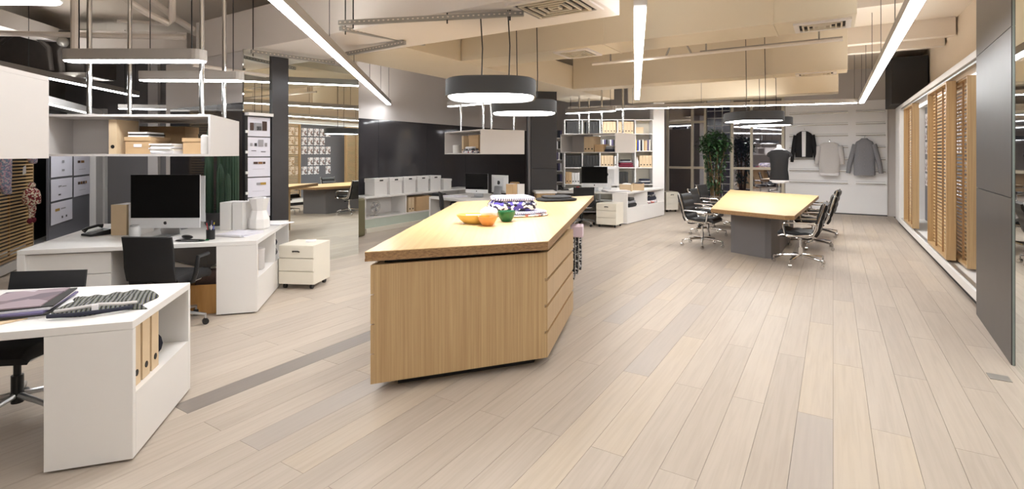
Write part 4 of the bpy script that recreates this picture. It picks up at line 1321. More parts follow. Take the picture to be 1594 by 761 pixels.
# --------------------------------------------------------------- computers
def apple_mark(s):
    pts = []
    for k in range(20):
        t = 2 * PI * k / 20
        r = s * (1.0 - 0.12 * max(0, math.cos((t - PI / 2) * 1)) ** 8 - 0.1 * max(0, math.cos(t + PI / 2)) ** 8 - 0.25 * max(0, math.cos(t - 0.15)) ** 14)
        pts.append((r * 0.9 * math.cos(t), r * math.sin(t)))
    return pts
def computer(label, x, y, z, rz, w_=0.65, back=False):
    o = thing('desktop_computer', label, 'computer', (x, y, z), rz, 'all-in-one computers')
    h = w_ * 0.79
    zb = 0.09
    chin = h * 0.19
    obj('shell', MB().loft([[(-w_ / 2, 0.005, zb), (w_ / 2, 0.005, zb), (w_ / 2, 0.005, zb + h), (-w_ / 2, 0.005, zb + h)],
                            [(-w_ / 2, 0.016, zb), (w_ / 2, 0.016, zb), (w_ / 2, 0.016, zb + h), (-w_ / 2, 0.016, zb + h)],
                            [(-w_ * 0.3, 0.05, zb + h * 0.15), (w_ * 0.3, 0.05, zb + h * 0.15), (w_ * 0.3, 0.05, zb + h * 0.85), (-w_ * 0.3, 0.05, zb + h * 0.85)]]), 'alu_light', o)
    obj('screen', MB().box(-w_ / 2, w_ / 2, -0.002, 0.004, zb + chin, zb + h), 'screen_black', o)
    obj('chin', MB().box(-w_ / 2, w_ / 2, -0.002, 0.004, zb, zb + chin - 0.001), 'alu_light', o)
    obj('logo', MB().yprism([(px_, zb + chin * 0.5 + pz) for px_, pz in apple_mark(0.017 * w_ / 0.65)], -0.004, -0.002), 'ink', o)
    obj('logo', MB().yprism([(px_, zb + h * 0.58 + pz) for px_, pz in apple_mark(0.045)], 0.0495, 0.052), 'ink', o)
    obj('stand', MB().xprism([(0.04, zb + h * 0.4), (0.06, zb + h * 0.4), (0.115, 0.014), (0.115, 0.0), (-0.07, 0.0), (-0.07, 0.008), (0.09, 0.012)], -0.1, 0.1), 'alu', o)
    return o
computer('large black-screened computer facing the camera on the white desk', -3.71, 5.5, ZT + 0.001, R(2), 0.72)
computer('computer turned away behind the large black screen on the white desk', -3.93, 6.0, ZT + 0.001, R(184), 0.68)
computer('black-screened computer on the desk in front of the bookcase', 1.98, 12.35, ZT + 0.001, R(-4), 0.62)
computer('computer seen from behind on the desk in front of the bookcase', 2.36, 12.85, ZT + 0.001, R(178), 0.62)
computer('black-screened computer on the desk behind the island', -0.72, 10.45, ZT + 0.001, R(-22), 0.5)
computer('silver computer seen from behind on the desk behind the island', -0.24, 10.5, ZT + 0.001, R(138), 0.46)

# ================================================================== HANGING SHELVES
def hanging_shelf(label, FL, FR, BR, BL, z0, h, split, rods, back_from=0.0, back_to=0.0, div=()):
    """open along FL-FR and BL-BR, solid ends; rods up to the slab"""
    c = ((FL[0] + FR[0] + BR[0] + BL[0]) / 4, (FL[1] + FR[1] + BR[1] + BL[1]) / 4)
    s = lambda p: (p[0] - c[0], p[1] - c[1])
    FL, FR, BR, BL = s(FL), s(FR), s(BR), s(BL)
    o = thing('hanging_shelf', label, 'hanging shelf', (c[0], c[1], z0), 0, 'white hanging shelves')
    t = 0.022
    obj('bottom_board', MB().prism([FL, FR, BR, BL], 0, t), 'shelf_white', o)
    obj('top_board', MB().prism([FL, FR, BR, BL], h - t, h), 'shelf_white', o)
    z1 = h - t - 0.0005
    obj('end_board', MB().prism([FR, BR, off(BR, BL, t), off(FR, FL, t)], t, z1), 'shelf_white', o)
    obj('end_board', MB().prism([FL, BL, off(BL, BR, t), off(FL, FR, t)], t, z1), 'shelf_white', o)
    for f1 in div:
        a, b = lerp(FL, FR, f1), lerp(BL, BR, f1)
        obj('divider', MB().prism([a, off(a, FR, t), off(b, BR, t), b], t, z1), 'shelf_white', o)
    if back_to > back_from:
        m0, m1 = lerp(FL, BL, split), lerp(FR, BR, split)
        a, b = lerp(m0, m1, back_from), lerp(m0, m1, back_to)
        a = off(a, b, 0.024)
        b = off(b, a, 0.001)
        obj('back_board', MB().panel(a, b, 0.02, t, z1), 'shelf_white', o)
    for fx, fy in rods:
        p = lerp(lerp(FL, FR, fx), lerp(BL, BR, fx), fy)
        tz = top_z(c[0] + p[0], c[1] + p[1]) - z0
        obj('pole', MB().tube([(p[0], p[1], h - 0.002), (p[0], p[1], tz)], 0.022, 12), 'chrome', o, True)
        obj('foot_plate', MB().lathe([(0.035, 0), (0.035, 0.006), (0.024, 0.01)], 12, (p[0], p[1], h + 0.0005)), 'alu', o, True)
    return o
H1 = [(-4.45, 4.88), (-2.875, 4.9), (-3.17, 5.97), (-4.75, 5.95)]
hanging_shelf('long white hanging shelf with boxes over the computer desk', *H1, 1.6, 0.4, 0.42, ((0.245, 0.08), (0.93, 0.08), (0.25, 0.85), (0.92, 0.85)), 0.0, 0.44)
H0 = [(-3.6, 1.42), (-2.0, 1.5), (-2.28, 2.53), (-3.9, 2.45)]
hanging_shelf('nearest white hanging shelf cut off by the left edge', *H0, 1.6, 0.4, 0.5, ((0.3, 0.2), (0.3, 0.8)))
H2 = [(-1.475, 11.25), (-0.6, 9.84), (0.25, 10.32), (-0.625, 11.73)]
hanging_shelf('white hanging shelf over the desk behind the island', *H2, 1.62, 0.48, 0.55, ((0.3, 0.15), (0.93, 0.12), (0.93, 0.3), (0.9, 0.85)), 0.0, 1.0)
H3 = [(1.16, 12.35), (2.28, 11.3), (2.9, 12.08), (1.78, 13.13)]
hanging_shelf('white hanging shelf in front of the bookcase', *H3, 1.65, 0.445, 0.5, ((0.3, 0.15), (0.72, 0.12), (0.3, 0.6), (0.95, 0.5)), 0.0, 0.42)
# contents of the hanging shelf over the computer desk
def kraft_box(label, x, y, z, rz, w_, d_, h_, mat='kraft', lab=False, name='kraft_box'):
    o = thing(name, label, 'box', (x, y, z), rz)
    obj('body', MB().box(-w_ / 2, w_ / 2, -d_ / 2, d_ / 2, 0, h_ * 0.78), mat, o, bevel=0.002)
    obj('lid', MB().box(-w_ / 2 - 0.006, w_ / 2 + 0.006, -d_ / 2 - 0.006, d_ / 2 + 0.006, h_ * 0.76, h_), mat, o, bevel=0.002)
    if lab:
        obj('label_card', MB().box(-w_ * 0.16, w_ * 0.16, -d_ / 2 - 0.003, -d_ / 2 - 0.0005, h_ * 0.4, h_ * 0.58), 'paper', o)
    return o
def paper_stack(label, x, y, z, rz, w_, d_, n, mats, t=0.012, name='paper_stack', cat='papers'):
    o = thing(name, label, cat, (x, y, z), rz)
    h = 0
    for k in range(n):
        tt_ = t * random.uniform(0.7, 1.3)
        m = MB().cbox((random.uniform(-.012, .012), random.uniform(-.012, .012), h + tt_ / 2), (w_ * random.uniform(.93, 1), d_ * random.uniform(.93, 1), tt_), random.uniform(-.08, .08))
        obj('sheaf', m, mats[k % len(mats)], o)
        h += tt_ + 0.0003
    return o
zs = 1.6 + 0.0225
binder('tan binder in the hanging shelf over the computer desk', -3.83, 4.93, zs, 0, 'kraft_light', 0.075, 0.29, 0.33)
kraft_box('kraft box with white label card in the long hanging shelf', -3.61, 5.1, zs, R(2), 0.235, 0.3, 0.165, 'kraft', True)
paper_stack('thin stack of books lying on the labelled kraft box', -3.63, 5.1, zs + 0.166, R(3), 0.2, 0.25, 3, ['paper', 'dark_board', 'paper'], 0.014, 'book_stack', 'books')
paper_stack('stack of white papers in the middle of the long hanging shelf', -3.36, 5.08, zs, R(-4), 0.24, 0.3, 7, ['paper', 'paper', 'cream'], 0.015)
kraft_box('small kraft box right of the cup in the long hanging shelf', -3.1, 5.12, zs, R(0), 0.19, 0.26, 0.155, 'kraft')
cu = thing('cup', 'grey cup with green base in the long hanging shelf', 'cup', (-3.26, 5.32, zs), 0)
obj('body', MB().lathe([(0.042, 0), (0.05, 0.005), (0.052, 0.1), (0.047, 0.1), (0.044, 0.02)], 18), 'grey_panel', cu, True)
obj('band', MB().lathe([(0.0525, 0.005), (0.0535, 0.02), (0.0535, 0.04), (0.0525, 0.042)], 18), 'green_bowl', cu, True)
wj = obj('white_tube', MB().lathe([(0.03, 0), (0.034, 0.01), (0.034, 0.17), (0.02, 0.185)], 14), 'white', None, True)
tag(wj, 'white tube standing at the right end of the long hanging shelf', 'tube', None, (-2.965, 4.96, zs))
kraft_box('large kraft carton at the back of the long hanging shelf', -3.82, 5.72, zs, R(2), 0.5, 0.25, 0.3, 'kraft')
# contents of the hanging shelf behind the island
r2 = math.atan2(H2[1][1] - H2[0][1], H2[1][0] - H2[0][0])
x, y = place(H2[0], r2, 0.3, 0.14)
j = thing('mug', 'white mug in the hanging shelf behind the island', 'mug', (x, y, 1.643), r2)
obj('body', MB().lathe([(0.07, 0), (0.075, 0.005), (0.075, 0.17), (0.07, 0.17), (0.066, 0.02)], 18), 'white', j, True)
x, y = place(H2[0], r2, 0.68, 0.1)
binder('tan binder in the hanging shelf behind the island', x, y, 1.643, r2, 'kraft_light', 0.08, 0.28, 0.36)
x, y = place(H2[0], r2, 1.0, 0.26)
kraft_box('upright kraft carton in the hanging shelf behind the island', x, y, 1.643, r2, 0.42, 0.14, 0.37, 'kraft')
x, y = place(H2[0], r2, 1.05, 0.1)
pile('small heap of white and dark cloth in the hanging shelf behind the island', x, y, 1.643, r2, [('patches_mixed', 0.6, 0.14, 0.05), ('check_black', 0.5, 0.13, 0.04), ('white_cloth', 0.36, 0.1, 0.04)], 'cloth')
# contents of the hanging shelf in front of the bookcase
r3 = math.atan2(H3[1][1] - H3[0][1], H3[1][0] - H3[0][0])
for k in range(3):
    x, y = place(H3[0], r3, 0.7 + 0.09 * k, 0.05)
    binder('%s tan binder in the hanging shelf before the bookcase' % ['left', 'middle', 'right'][k], x, y, 1.673, r3, 'kraft_light', 0.086, 0.28, 0.35, 'binders in the bookcase hanging shelf')
x, y = place(H3[0], r3, 1.08, 0.14)
kraft_box('kraft box beside the binders in the bookcase hanging shelf', x, y, 1.673, r3, 0.23, 0.22, 0.17)
x, y = place(H3[0], r3, 1.33, 0.12)
pile('navy and grey folded knitwear in the bookcase hanging shelf', x, y, 1.673, r3, [('navy', 0.24, 0.2, 0.06), ('grey_knit', 0.2, 0.16, 0.05), ('pale_knit', 0.18, 0.16, 0.03)])

# ================================================================== BOOKCASE
BX0, BY, DXB = 1.41, 13.75, 0.473
bc = thing('bookcase', 'tall white bookcase of square open compartments', 'bookcase', (BX0, BY, 0), 0)
ZR = [0.06, 0.36, 0.80, 1.245, 1.69, 2.15, 2.53]
W5 = DXB * 5
for k in range(6):
    obj('upright', MB().box(DXB * k - 0.012, DXB * k + 0.012, 0, 0.36, 0, 2.545), 'white', bc)
for z in ZR:
    for k in range(5):
        obj('shelf_board', MB().box(DXB * k + 0.0125, DXB * (k + 1) - 0.0125, 0.002, 0.358, z, z + 0.022), 'white', bc)
obj('back', MB().box(-0.012, W5 + 0.012, 0.361, 0.375, 0, 2.545), 'cream', bc)
obj('side_panel', MB().box(W5 + 0.013, W5 + 0.3, 0, 0.375, 0, 3.0), 'white', bc)
def cell(r, c, dx=0.0):
    return BX0 + DXB * c + dx, ZR[r] + 0.0225
rowname = {5: 'top row', 4: 'second row', 3: 'third row', 2: 'fourth row'}
colname = ['first', 'second', 'third', 'fourth', 'last']
def binder_row(r, c, n, mat, colr, x0=0.035, pitch=0.082, h_=0.32, w_=0.076):
    for k in range(n):
        x, z = cell(r, c, x0 + pitch * (k + 0.5))
        binder('%s binder %s from the left in the %s, %s compartment of the bookcase' % (colr, ORD[k], rowname[r], colname[c]), x, BY + 0.03, z, 0, mat, w_, 0.28, h_, 'binders in the bookcase')
binder_row(5, 0, 4, 'dark_board', 'dark', 0.06)
binder_row(5, 1, 4, 'dark_board', 'dark', 0.1)
binder_row(5, 2, 5, 'kraft_light', 'tan', 0.02)
binder_row(5, 3, 5, 'kraft_light', 'tan', 0.02)
binder_row(3, 0, 5, 'dark_board', 'dark', 0.03)
binder_row(3, 1, 5, 'dark_board', 'dark', 0.03)
binder_row(3, 2, 4, 'kraft_light', 'tan', 0.03)
binder_row(3, 4, 4, 'kraft_light', 'tan', 0.12)
binder_row(2, 3, 3, 'dark_board', 'dark', 0.04)
binder_row(2, 0, 2, 'kraft', 'brown', 0.03)
x, z = cell(3, 2, 0.42)
binder('white binder right of the tan ones in the bookcase', x, BY + 0.03, z, 0, 'white', 0.05, 0.28, 0.3)
for k in range(3):
    x, z = cell(2, 0, 0.23 + 0.07 * k)
    binder('white binder %s of three in the lowest visible row of the bookcase' % ORD[k], x, BY + 0.03, z, 0, 'white', 0.065, 0.28, 0.3, 'binders in the bookcase')
# books
bk_c = ['yellow', 'blue', 'white', 'navy', 'cream', 'kraft', 'kraft_light', 'violet_grey', 'cream']
for k, mt in enumerate(bk_c):
    x, z = cell(4, 4, 0.03 + 0.046 * k)
    h_ = 0.26 + 0.05 * random.random()
    o = thing('book', '%s book standing %s from the left in the last compartment, second row' % (mt.replace('_', ' ').replace('kraft light', 'pale tan').replace('kraft', 'tan'), ORD[k]), 'book', (x, BY + 0.04, z), 0, 'upright books in the bookcase')
    obj('cover', MB().box(-0.017, 0.017, 0, 0.2, 0, h_), mt, o)
    obj('pages', MB().box(-0.012, 0.012, 0.003, 0.202, 0.004, h_ + 0.001), 'paper', o)
for k in range(8):
    x, z = cell(4, 2, 0.04 + 0.05 * k)
    mt = ['grey_panel', 'white', 'violet_grey', 'dark_board'][k % 4]
    o = thing('book', '%s magazine %s from the left in the third compartment, second row' % (['grey', 'white', 'mauve', 'dark'][k % 4], ORD[k]), 'book', (x, BY + 0.04, z), 0, 'magazines in the bookcase')
    obj('cover', MB().box(-0.018, 0.018, 0, 0.22, 0, 0.3), mt, o)
    obj('pages', MB().box(-0.012, 0.012, 0.003, 0.222, 0.004, 0.301), 'paper', o)
x, z = cell(5, 4, 0.12)
kraft_box('small kraft box in the top right compartment of the bookcase', x, BY + 0.15, z, 0, 0.2, 0.24, 0.17, 'kraft_light')
x, z = cell(3, 3, 0.24)
pile('folded maroon and grey clothes in the bookcase', x, BY + 0.17, z, 0, [('maroon', 0.4, 0.28, 0.07), ('maroon', 0.38, 0.28, 0.05), ('grey_knit', 0.36, 0.26, 0.05), ('black_cloth', 0.26, 0.24, 0.04)])
x, z = cell(3, 4, 0.06)
bt = obj('bottle', MB().lathe([(0.04, 0), (0.045, 0.01), (0.045, 0.16), (0.02, 0.2), (0.02, 0.26), (0.024, 0.27)], 14), 'white', None, True)
tag(bt, 'white bottle beside tan binders in the bookcase', 'bottle', None, (x, BY + 0.08, z))
x, z = cell(2, 4, 0.28)
pile('navy folded clothes in the lowest visible right compartment', x, BY + 0.17, z, 0, [('navy', 0.3, 0.28, 0.05), ('pale_knit', 0.3, 0.27, 0.03), ('navy', 0.28, 0.26, 0.05)])
# narrow magazine rack left of the bookcase
mg = thing('magazine_rack', 'narrow magazine rack between the dark column and the bookcase', 'rack', (1.27, 14.0, 0), 0)
for sx in (-0.14, 0.11):
    obj('upright', MB().box(sx, sx + 0.015, 0, 0.25, 0, 2.2), 'white', mg)
for k in range(6):
    z = 0.55 + 0.3 * k
    obj('rack_shelf', MB().box(-0.124, 0.109, 0, 0.25, z, z + 0.02), 'white', mg)
    for q in range(4):
        mz = obj('magazine', MB().box(-0.11 + q * 0.053, -0.068 + q * 0.053, 0.03, 0.2, 0, 0.2), ['violet_grey', 'paper', 'dark_board', 'navy'][(q + k) % 4])
        tag(mz, '%s magazine on the %s shelf of the narrow rack' % (['leftmost', 'second', 'third', 'rightmost'][q], ['lowest', 'second', 'third', 'fourth', 'fifth', 'top'][k]), 'magazine', 'magazines in the narrow rack', (1.27, 14.0, z + 0.0205))

# dark steel column between glass wall and bookcase
col = thing('steel_column', 'dark steel clad column left of the bookcase', 'column', (0.66, 11.6, 0), R(8))
for z0, z1 in ((0, 1.3), (1.304, ZC - 0.005)):
    obj('cladding', MB().box(-0.29, 0.29, -0.3, 0.3, z0, z1), 'column_dark', col, bevel=0.003)
obj('corner_strip', MB().box(-0.345, -0.295, -0.28, -0.2, 0, 3.0), 'grey_panel', col)
# side counter in front of the column
ct = thing('side_counter', 'white counter with wooden box shelf before the dark column', 'counter', (0.42, 10.95, 0), R(5))
obj('counter_top', MB().box(0.05, 0.5, -0.25, 0.25, 0.8, 0.84), 'white', ct)
obj('wood_box', MB().box(0.08, 0.47, -0.2, 0.24, 0.0, 0.798), 'bamboo_v', ct)

# ================================================================== CLOTHES WALL
dwx0, dwx1 = VW1 + 0.03, 1.2
dw = thing('rail_display', 'white wall panel with rows of chrome hanging rails', 'rail display', (*UV(U_B - 0.05, 0), 0), ROOM)
obj('panel_board', MB().box(dwx0, dwx1, 0, 0.045, 0.03, 3.05), 'panel_white', dw)
obj('baseboard', MB().box(dwx0, dwx1, -0.005, 0.045, 0, 0.028), 'charcoal', dw)
def vpu(px, u_):
    a = (px - 797) / 800
    t = u_ / (a * math.sin(TH) + math.cos(TH))
    return t * (a * math.cos(TH) - math.sin(TH))
cols_ = ((vpu(1229, U_B), vpu(1320, U_B)), (vpu(1332, U_B), vpu(1378, U_B)))
zrail = (0.84, 1.16, 1.48, 1.8, 2.12, 2.42, 2.74)
for a, b in cols_:
    for z in zrail:
        rl = obj('rail', MB().tube([(a, -0.06, z), (b, -0.06, z)], 0.011, 8), 'chrome', dw, True)
        for e in (a + 0.03, b - 0.03):
            obj('bracket', MB().tube([(e, -0.06, z), (e, 0.001, z)], 0.012, 8), 'chrome', rl, True)
        obj('groove', MB().box(a, b, -0.002, 0.002, z + 0.05, z + 0.056), 'ink_grey', rl)
def sleeve(m, x0, z0, x1, z1, r0, r1):
    m.tube([(x0, 0, z0), (x0 + (x1 - x0) * 0.3, 0, z0 + (z1 - z0) * 0.25), (x0 + (x1 - x0) * 0.75, -0.01, z0 + (z1 - z0) * 0.65), (x1, 0.0, z1)], [r0, r0 * 0.95, (r0 + r1) / 2, r1], 10)
    return m
def torso(prof, depth):
    rings = []
    for w_, z in prof:
        ring = []
        for k in range(20):
            t = 2 * PI * k / 20
            cx, sy = math.cos(t), math.sin(t)
            wave = 1 + 0.05 * math.sin(6 * t)
            ring.append((w_ / 2 * math.copysign(abs(cx) ** 0.8, cx), depth / 2 * sy * wave * (0.5 + 0.5 * min(1, w_ / 0.3)), z))
        rings.append(ring)
    return MB().loft(rings)
def garment(name, label, cat, px, u_, prof, depth, mat, sl, extra=None):
    v_ = vpu(px, u_)
    o = thing(name, label, cat, (*UV(u_, v_), 0), ROOM, 'clothes on the rail wall')
    obj('body', torso(prof, depth), mat, o, True)
    for s in (-1, 1):
        obj('sleeve', sleeve(MB(), s * sl[0], sl[1], s * sl[2], sl[3], sl[4], sl[5]), mat, o, True)
    hk = prof[-1][1]
    obj('hanger_hook', MB().tube([(0, 0, hk - 0.02), (0, 0, hk + 0.03), (0.02, 0.01, hk + 0.06), (0.0, 0.03, hk + 0.08)], 0.005, 6), 'chrome', o, True)
    return o
g = garment('cardigan', 'black cardigan over a white top on the rail wall', 'cardigan', 1251.5, U_B - 0.2,
            [(0.42, 1.53), (0.44, 1.7), (0.44, 1.95), (0.42, 2.12), (0.36, 2.19), (0.2, 2.245), (0.12, 2.26)], 0.13, 'black_cloth', (0.2, 2.15, 0.295, 1.4, 0.06, 0.04))
obj('white_front', MB().yprism([(-0.045, 1.55), (0.04, 1.55), (0.05, 2.25), (-0.05, 2.25)], -0.078, -0.07), 'white_cloth', g)
g = garment('sweater', 'pale grey loose knit sweater on the rail wall', 'sweater', 1291, U_B - 0.2,
            [(0.36, 1.1), (0.46, 1.12), (0.48, 1.3), (0.48, 1.6), (0.5, 1.8), (0.42, 1.9), (0.24, 1.94), (0.14, 1.94)], 0.13, 'pale_knit', (0.24, 1.84, 0.3, 1.35, 0.07, 0.05))
obj('hem_band', torso([(0.42, 1.04), (0.45, 1.06), (0.45, 1.15)], 0.12), 'white_cloth', g, True)
g = garment('cardigan', 'mid grey buttoned knit jacket nearest the right cabinet', 'cardigan', 1345.5, U_B - 0.2,
            [(0.46, 1.06), (0.48, 1.1), (0.46, 1.4), (0.45, 1.65), (0.44, 1.85), (0.36, 1.95), (0.2, 2.0), (0.13, 2.04)], 0.14, 'grey_knit', (0.2, 1.88, 0.36, 1.12, 0.065, 0.05))
for k in range(6):
    obj('button', MB().blob((0.0, -0.075, 1.25 + 0.11 * k), (0.012, 0.006, 0.012), 8, 4), 'ink_grey', g)
# mannequin
mn = thing('mannequin', 'mannequin torso in a black sleeveless top by the window', 'mannequin', (6.42, 12.35, 0), ROOM)
obj('body', torso([(0.3, 0.93), (0.37, 1.0), (0.34, 1.2), (0.3, 1.3), (0.36, 1.5), (0.42, 1.62), (0.3, 1.72), (0.12, 1.76), (0.1, 1.83), (0.06, 1.85)], 0.24), 'white_cloth', mn, True)
obj('black_top', torso([(0.42, 1.0), (0.41, 1.1), (0.37, 1.25), (0.4, 1.5), (0.47, 1.63), (0.35, 1.71), (0.2, 1.735)], 0.275), 'black_cloth', mn, True)
for s in (-1, 1):
    obj('cap_sleeve', MB().tube([(s * 0.15, 0, 1.66), (s * 0.21, 0, 1.62), (s * 0.235, 0, 1.56)], [0.05, 0.055, 0.05], 10), 'black_cloth', mn, True)
obj('hem', torso([(0.4, 0.965), (0.42, 0.98), (0.42, 0.998)], 0.27), 'white_cloth', mn, True)
obj('stand_pole', MB().tube([(0, 0, 0.02), (0, 0, 0.95)], 0.018, 10), 'alu', mn, True)
obj('stand_base', MB().lathe([(0.19, 0), (0.19, 0.012), (0.03, 0.025)], 24), 'alu', mn, True)

# ================================================================== PLANTS
tr = thing('potted_tree', 'leafy indoor tree in front of the glass blocks', 'tree', (5.32, 13.45, 0), 0)
obj('pot', MB().lathe([(0.17, 0), (0.2, 0.02), (0.24, 0.4), (0.25, 0.42), (0.22, 0.42), (0.2, 0.36)], 20), 'charcoal', tr, True)
stems = []
for k in range(7):
    a = 2 * PI * k / 7
    p = [(0.08 * math.cos(a), 0.08 * math.sin(a), 0.36), (0.12 * math.cos(a + .3), 0.12 * math.sin(a + .3), 0.9), (0.16 * math.cos(a + .1), 0.16 * math.sin(a + .1), 1.35), (0.28 * math.cos(a + .2), 0.22 * math.sin(a + .2), 1.85)]
    stems.append(p)
    obj('stem', MB().tube(p, [0.028, 0.022, 0.018, 0.008], 7), 'bark', tr, True)
fm = MB()
def leaf(m, c, L, wd, az, el):
    d = Vector((math.cos(az) * math.cos(el), math.sin(az) * math.cos(el), math.sin(el)))
    s_ = d.cross(Vector((0, 0, 1))).normalized() * wd / 2
    n_ = s_.cross(d).normalized() * (wd * 0.15)
    c = Vector(c)
    m.add([c, c + d * L * 0.45 + s_ + n_, c + d * L, c + d * L * 0.45 - s_ + n_, c + d * L * 0.45], [(0, 4, 1), (1, 4, 2), (0, 3, 4), (3, 2, 4)])
for k in range(950):
    a, b = random.uniform(0, 2 * PI), random.gauss(0, 0.75)
    r = random.random() ** 0.4
    c = (0.42 * r * math.cos(a) * math.cos(b), 0.38 * r * math.sin(a) * math.cos(b), 1.86 + 0.40 * r * math.sin(b))
    leaf(fm, c, random.uniform(0.1, 0.17), 0.065, random.uniform(0, 2 * PI), random.uniform(-0.9, 0.5))
for k in range(420):
    st = random.choice(stems)
    t = random.random()
    i = 1 if t < 0.5 else 2
    f_ = (t * 2) % 1
    c = [st[i][q] + (st[i + 1][q] - st[i][q]) * f_ + random.uniform(-.05, .05) for q in range(3)] if i < 3 else st[3]
    c[2] -= 0.25
    leaf(fm, c, random.uniform(0.09, 0.15), 0.055, random.uniform(0, 2 * PI), random.uniform(-1.2, 0.2))
fo = obj('foliage', fm, 'leaf', tr)
fo['kind'] = 'stuff'
ca = thing('cactus', 'cluster of tall dark columnar cacti before the black glass', 'cactus', (-3.66, 6.45, ZT + 0.001), 0)
obj('pot', MB().lathe([(0.16, 0), (0.17, 0.02), (0.2, 0.16), (0.18, 0.16), (0.16, 0.12)], 20), 'charcoal', ca, True)
for (dx, dy, hh, rr) in ((-0.17, 0.05, 1.78, 0.06), (-0.05, 0.12, 1.9, 0.065), (0.08, 0.08, 1.85, 0.06), (0.19, 0.0, 1.6, 0.05), (-0.1, -0.1, 1.25, 0.05), (0.05, -0.09, 1.12, 0.055), (0.16, -0.12, 0.95, 0.04)):
    rings = []
    for i in range(12):
        z = 0.12 + (hh * 0.68 - 0.12) * i / 11
        q = 0.72 * rr * (1 if i < 9 else (0.93, 0.7, 0.25)[i - 9])
        rings.append([(dx + q * (1 + 0.16 * (1 if k % 2 else -1)) * math.cos(2 * PI * k / 16), dy + q * (1 + 0.16 * (1 if k % 2 else -1)) * math.sin(2 * PI * k / 16), z) for k in range(16)])
    obj('cactus_stem', MB().loft(rings), 'cactus', ca)

# ================================================================== THINGS ON AND UNDER THE DESKS
zt = ZT + 0.001
# paper bag under the computer desk
pb = thing('paper_bag', 'brown paper carrier bag under the computer desk', 'bag', (-3.14, 5.3, 0), R(12))
m = MB()
m.loft([[(-0.13, -0.09, 0), (0.13, -0.09, 0), (0.13, 0.09, 0), (-0.13, 0.09, 0)], [(-0.15, -0.11, 0.3), (0.15, -0.11, 0.3), (0.15, 0.11, 0.3), (-0.15, 0.11, 0.3)]], caps=False)
m.add([(-0.13, -0.09, 0), (0.13, -0.09, 0), (0.13, 0.09, 0), (-0.13, 0.09, 0)], [(0, 3, 2, 1)])
so = obj('bag_body', m, 'paper_bag', pb)
so.modifiers.new('t', 'SOLIDIFY').thickness = 0.004
obj('contents', MB().box(-0.1, 0.12, -0.06, 0.08, 0.01, 0.43), 'swatch_dark', pb, bevel=0.02)
# white carrier under the desk
wb = obj('white_bag', MB().blob((0, 0, 0.14), (0.2, 0.16, 0.14), 14, 8), 'white_cloth', None, True)
for v_ in wb.data.vertices:
    v_.co += Vector((random.uniform(-.012, .012), random.uniform(-.012, .012), random.uniform(-.01, .01) if v_.co.z > 0.04 else 0))
wsb = thing('storage_stool', 'pale grey box holding a white bag under the computer desk', 'box', (-3.2, 6.0, 0), R(8))
obj('body', MB().box(-0.22, 0.22, -0.2, 0.2, 0.02, 0.36), 'cream', wsb, bevel=0.01)
obj('plinth', MB().box(-0.2, 0.2, -0.18, 0.18, 0.0, 0.019), 'charcoal', wsb)
tag(wb, 'crumpled white bag under the computer desk', 'bag', None, (-3.2, 6.0, 0.362), 0)
# phone
def phone(label, x, y, z, rz):
    o = thing('desk_phone', label, 'telephone', (x, y, z), rz)
    obj('body', MB().xprism([(-0.1, 0), (0.1, 0), (0.1, 0.06), (-0.1, 0.02)], -0.09, 0.09), 'black_plastic', o, bevel=0.004)
    obj('keypad', MB().xprism([(-0.075, 0.0262), (0.04, 0.0492), (0.04, 0.052), (-0.075, 0.029)], -0.02, 0.07), 'grey_panel', o)
    obj('handset', MB().tube([(-0.06, -0.09, 0.05), (-0.065, -0.05, 0.075), (-0.065, 0.05, 0.095), (-0.06, 0.09, 0.085)], [0.024, 0.015, 0.015, 0.024], 10), 'black_plastic', o, True)
    return o
phone('black desk telephone at the left of the computer desk', -4.53, 5.6, zt, R(-25))
phone('black desk telephone on the bookcase desk', 1.28, 12.6, zt, R(10))
paper_stack('loose papers behind the telephone on the computer desk', -4.42, 6.05, zt, R(20), 0.4, 0.3, 5, ['paper', 'paper', 'kraft_light'], 0.01)
# file holders
def file_holder(label, x, y, z, rz, mat, w_=0.1, d_=0.25, h_=0.3, cut=0.1):
    o = thing('file_holder', label, 'file holder', (x, y, z), rz)
    t = 0.006
    for sx in (-w_ / 2, w_ / 2 - t):
        obj('side', MB().xprism([(0, 0), (d_, 0), (d_, h_), (d_ * 0.35, h_), (0, h_ - cut)], sx, sx + t), mat, o)
    obj('front', MB().box(-w_ / 2 + t, w_ / 2 - t, 0, t, 0, h_ - cut), mat, o)
    obj('back', MB().box(-w_ / 2 + t, w_ / 2 - t, d_ - t, d_, 0, h_), mat, o)
    obj('base', MB().box(-w_ / 2 + t, w_ / 2 - t, t, d_ - t, 0, t), mat, o)
    obj('papers', MB().box(-w_ / 2 + 0.012, w_ / 2 - 0.012, 0.02, d_ - 0.012, t, h_ - cut * 0.4), 'paper', o)
    return o
file_holder('tan file holder left of the large computer', -4.27, 5.58, zt, R(4), 'kraft_light', 0.16, 0.26, 0.33, 0.0)
file_holder('white file holder between the tan one and the large computer', -4.12, 5.6, zt, R(4), 'white', 0.11, 0.26, 0.36, 0.02)
file_holder('first white file holder right of the large computer', -3.32, 5.95, zt, R(-5), 'white', 0.13, 0.25, 0.32, 0.0)
file_holder('second white file holder beside the white bag on the computer desk', -3.18, 5.95, zt, R(-5), 'white', 0.12, 0.25, 0.32, 0.0)
# gathered white bag on the desk
gb_ = thing('gathered_bag', 'white gathered paper bag at the right of the computer desk', 'bag', (-2.98, 6.06, zt), 0)
obj('body', MB().lathe([(0.1, 0), (0.12, 0.02), (0.115, 0.12), (0.08, 0.22), (0.1, 0.3), (0.115, 0.36), (0.08, 0.355)], 9), 'white', gb_)
obj('twist', MB().box(-0.07, 0.07, -0.03, 0.03, 0.345, 0.375), 'paper', gb_, bevel=0.005)
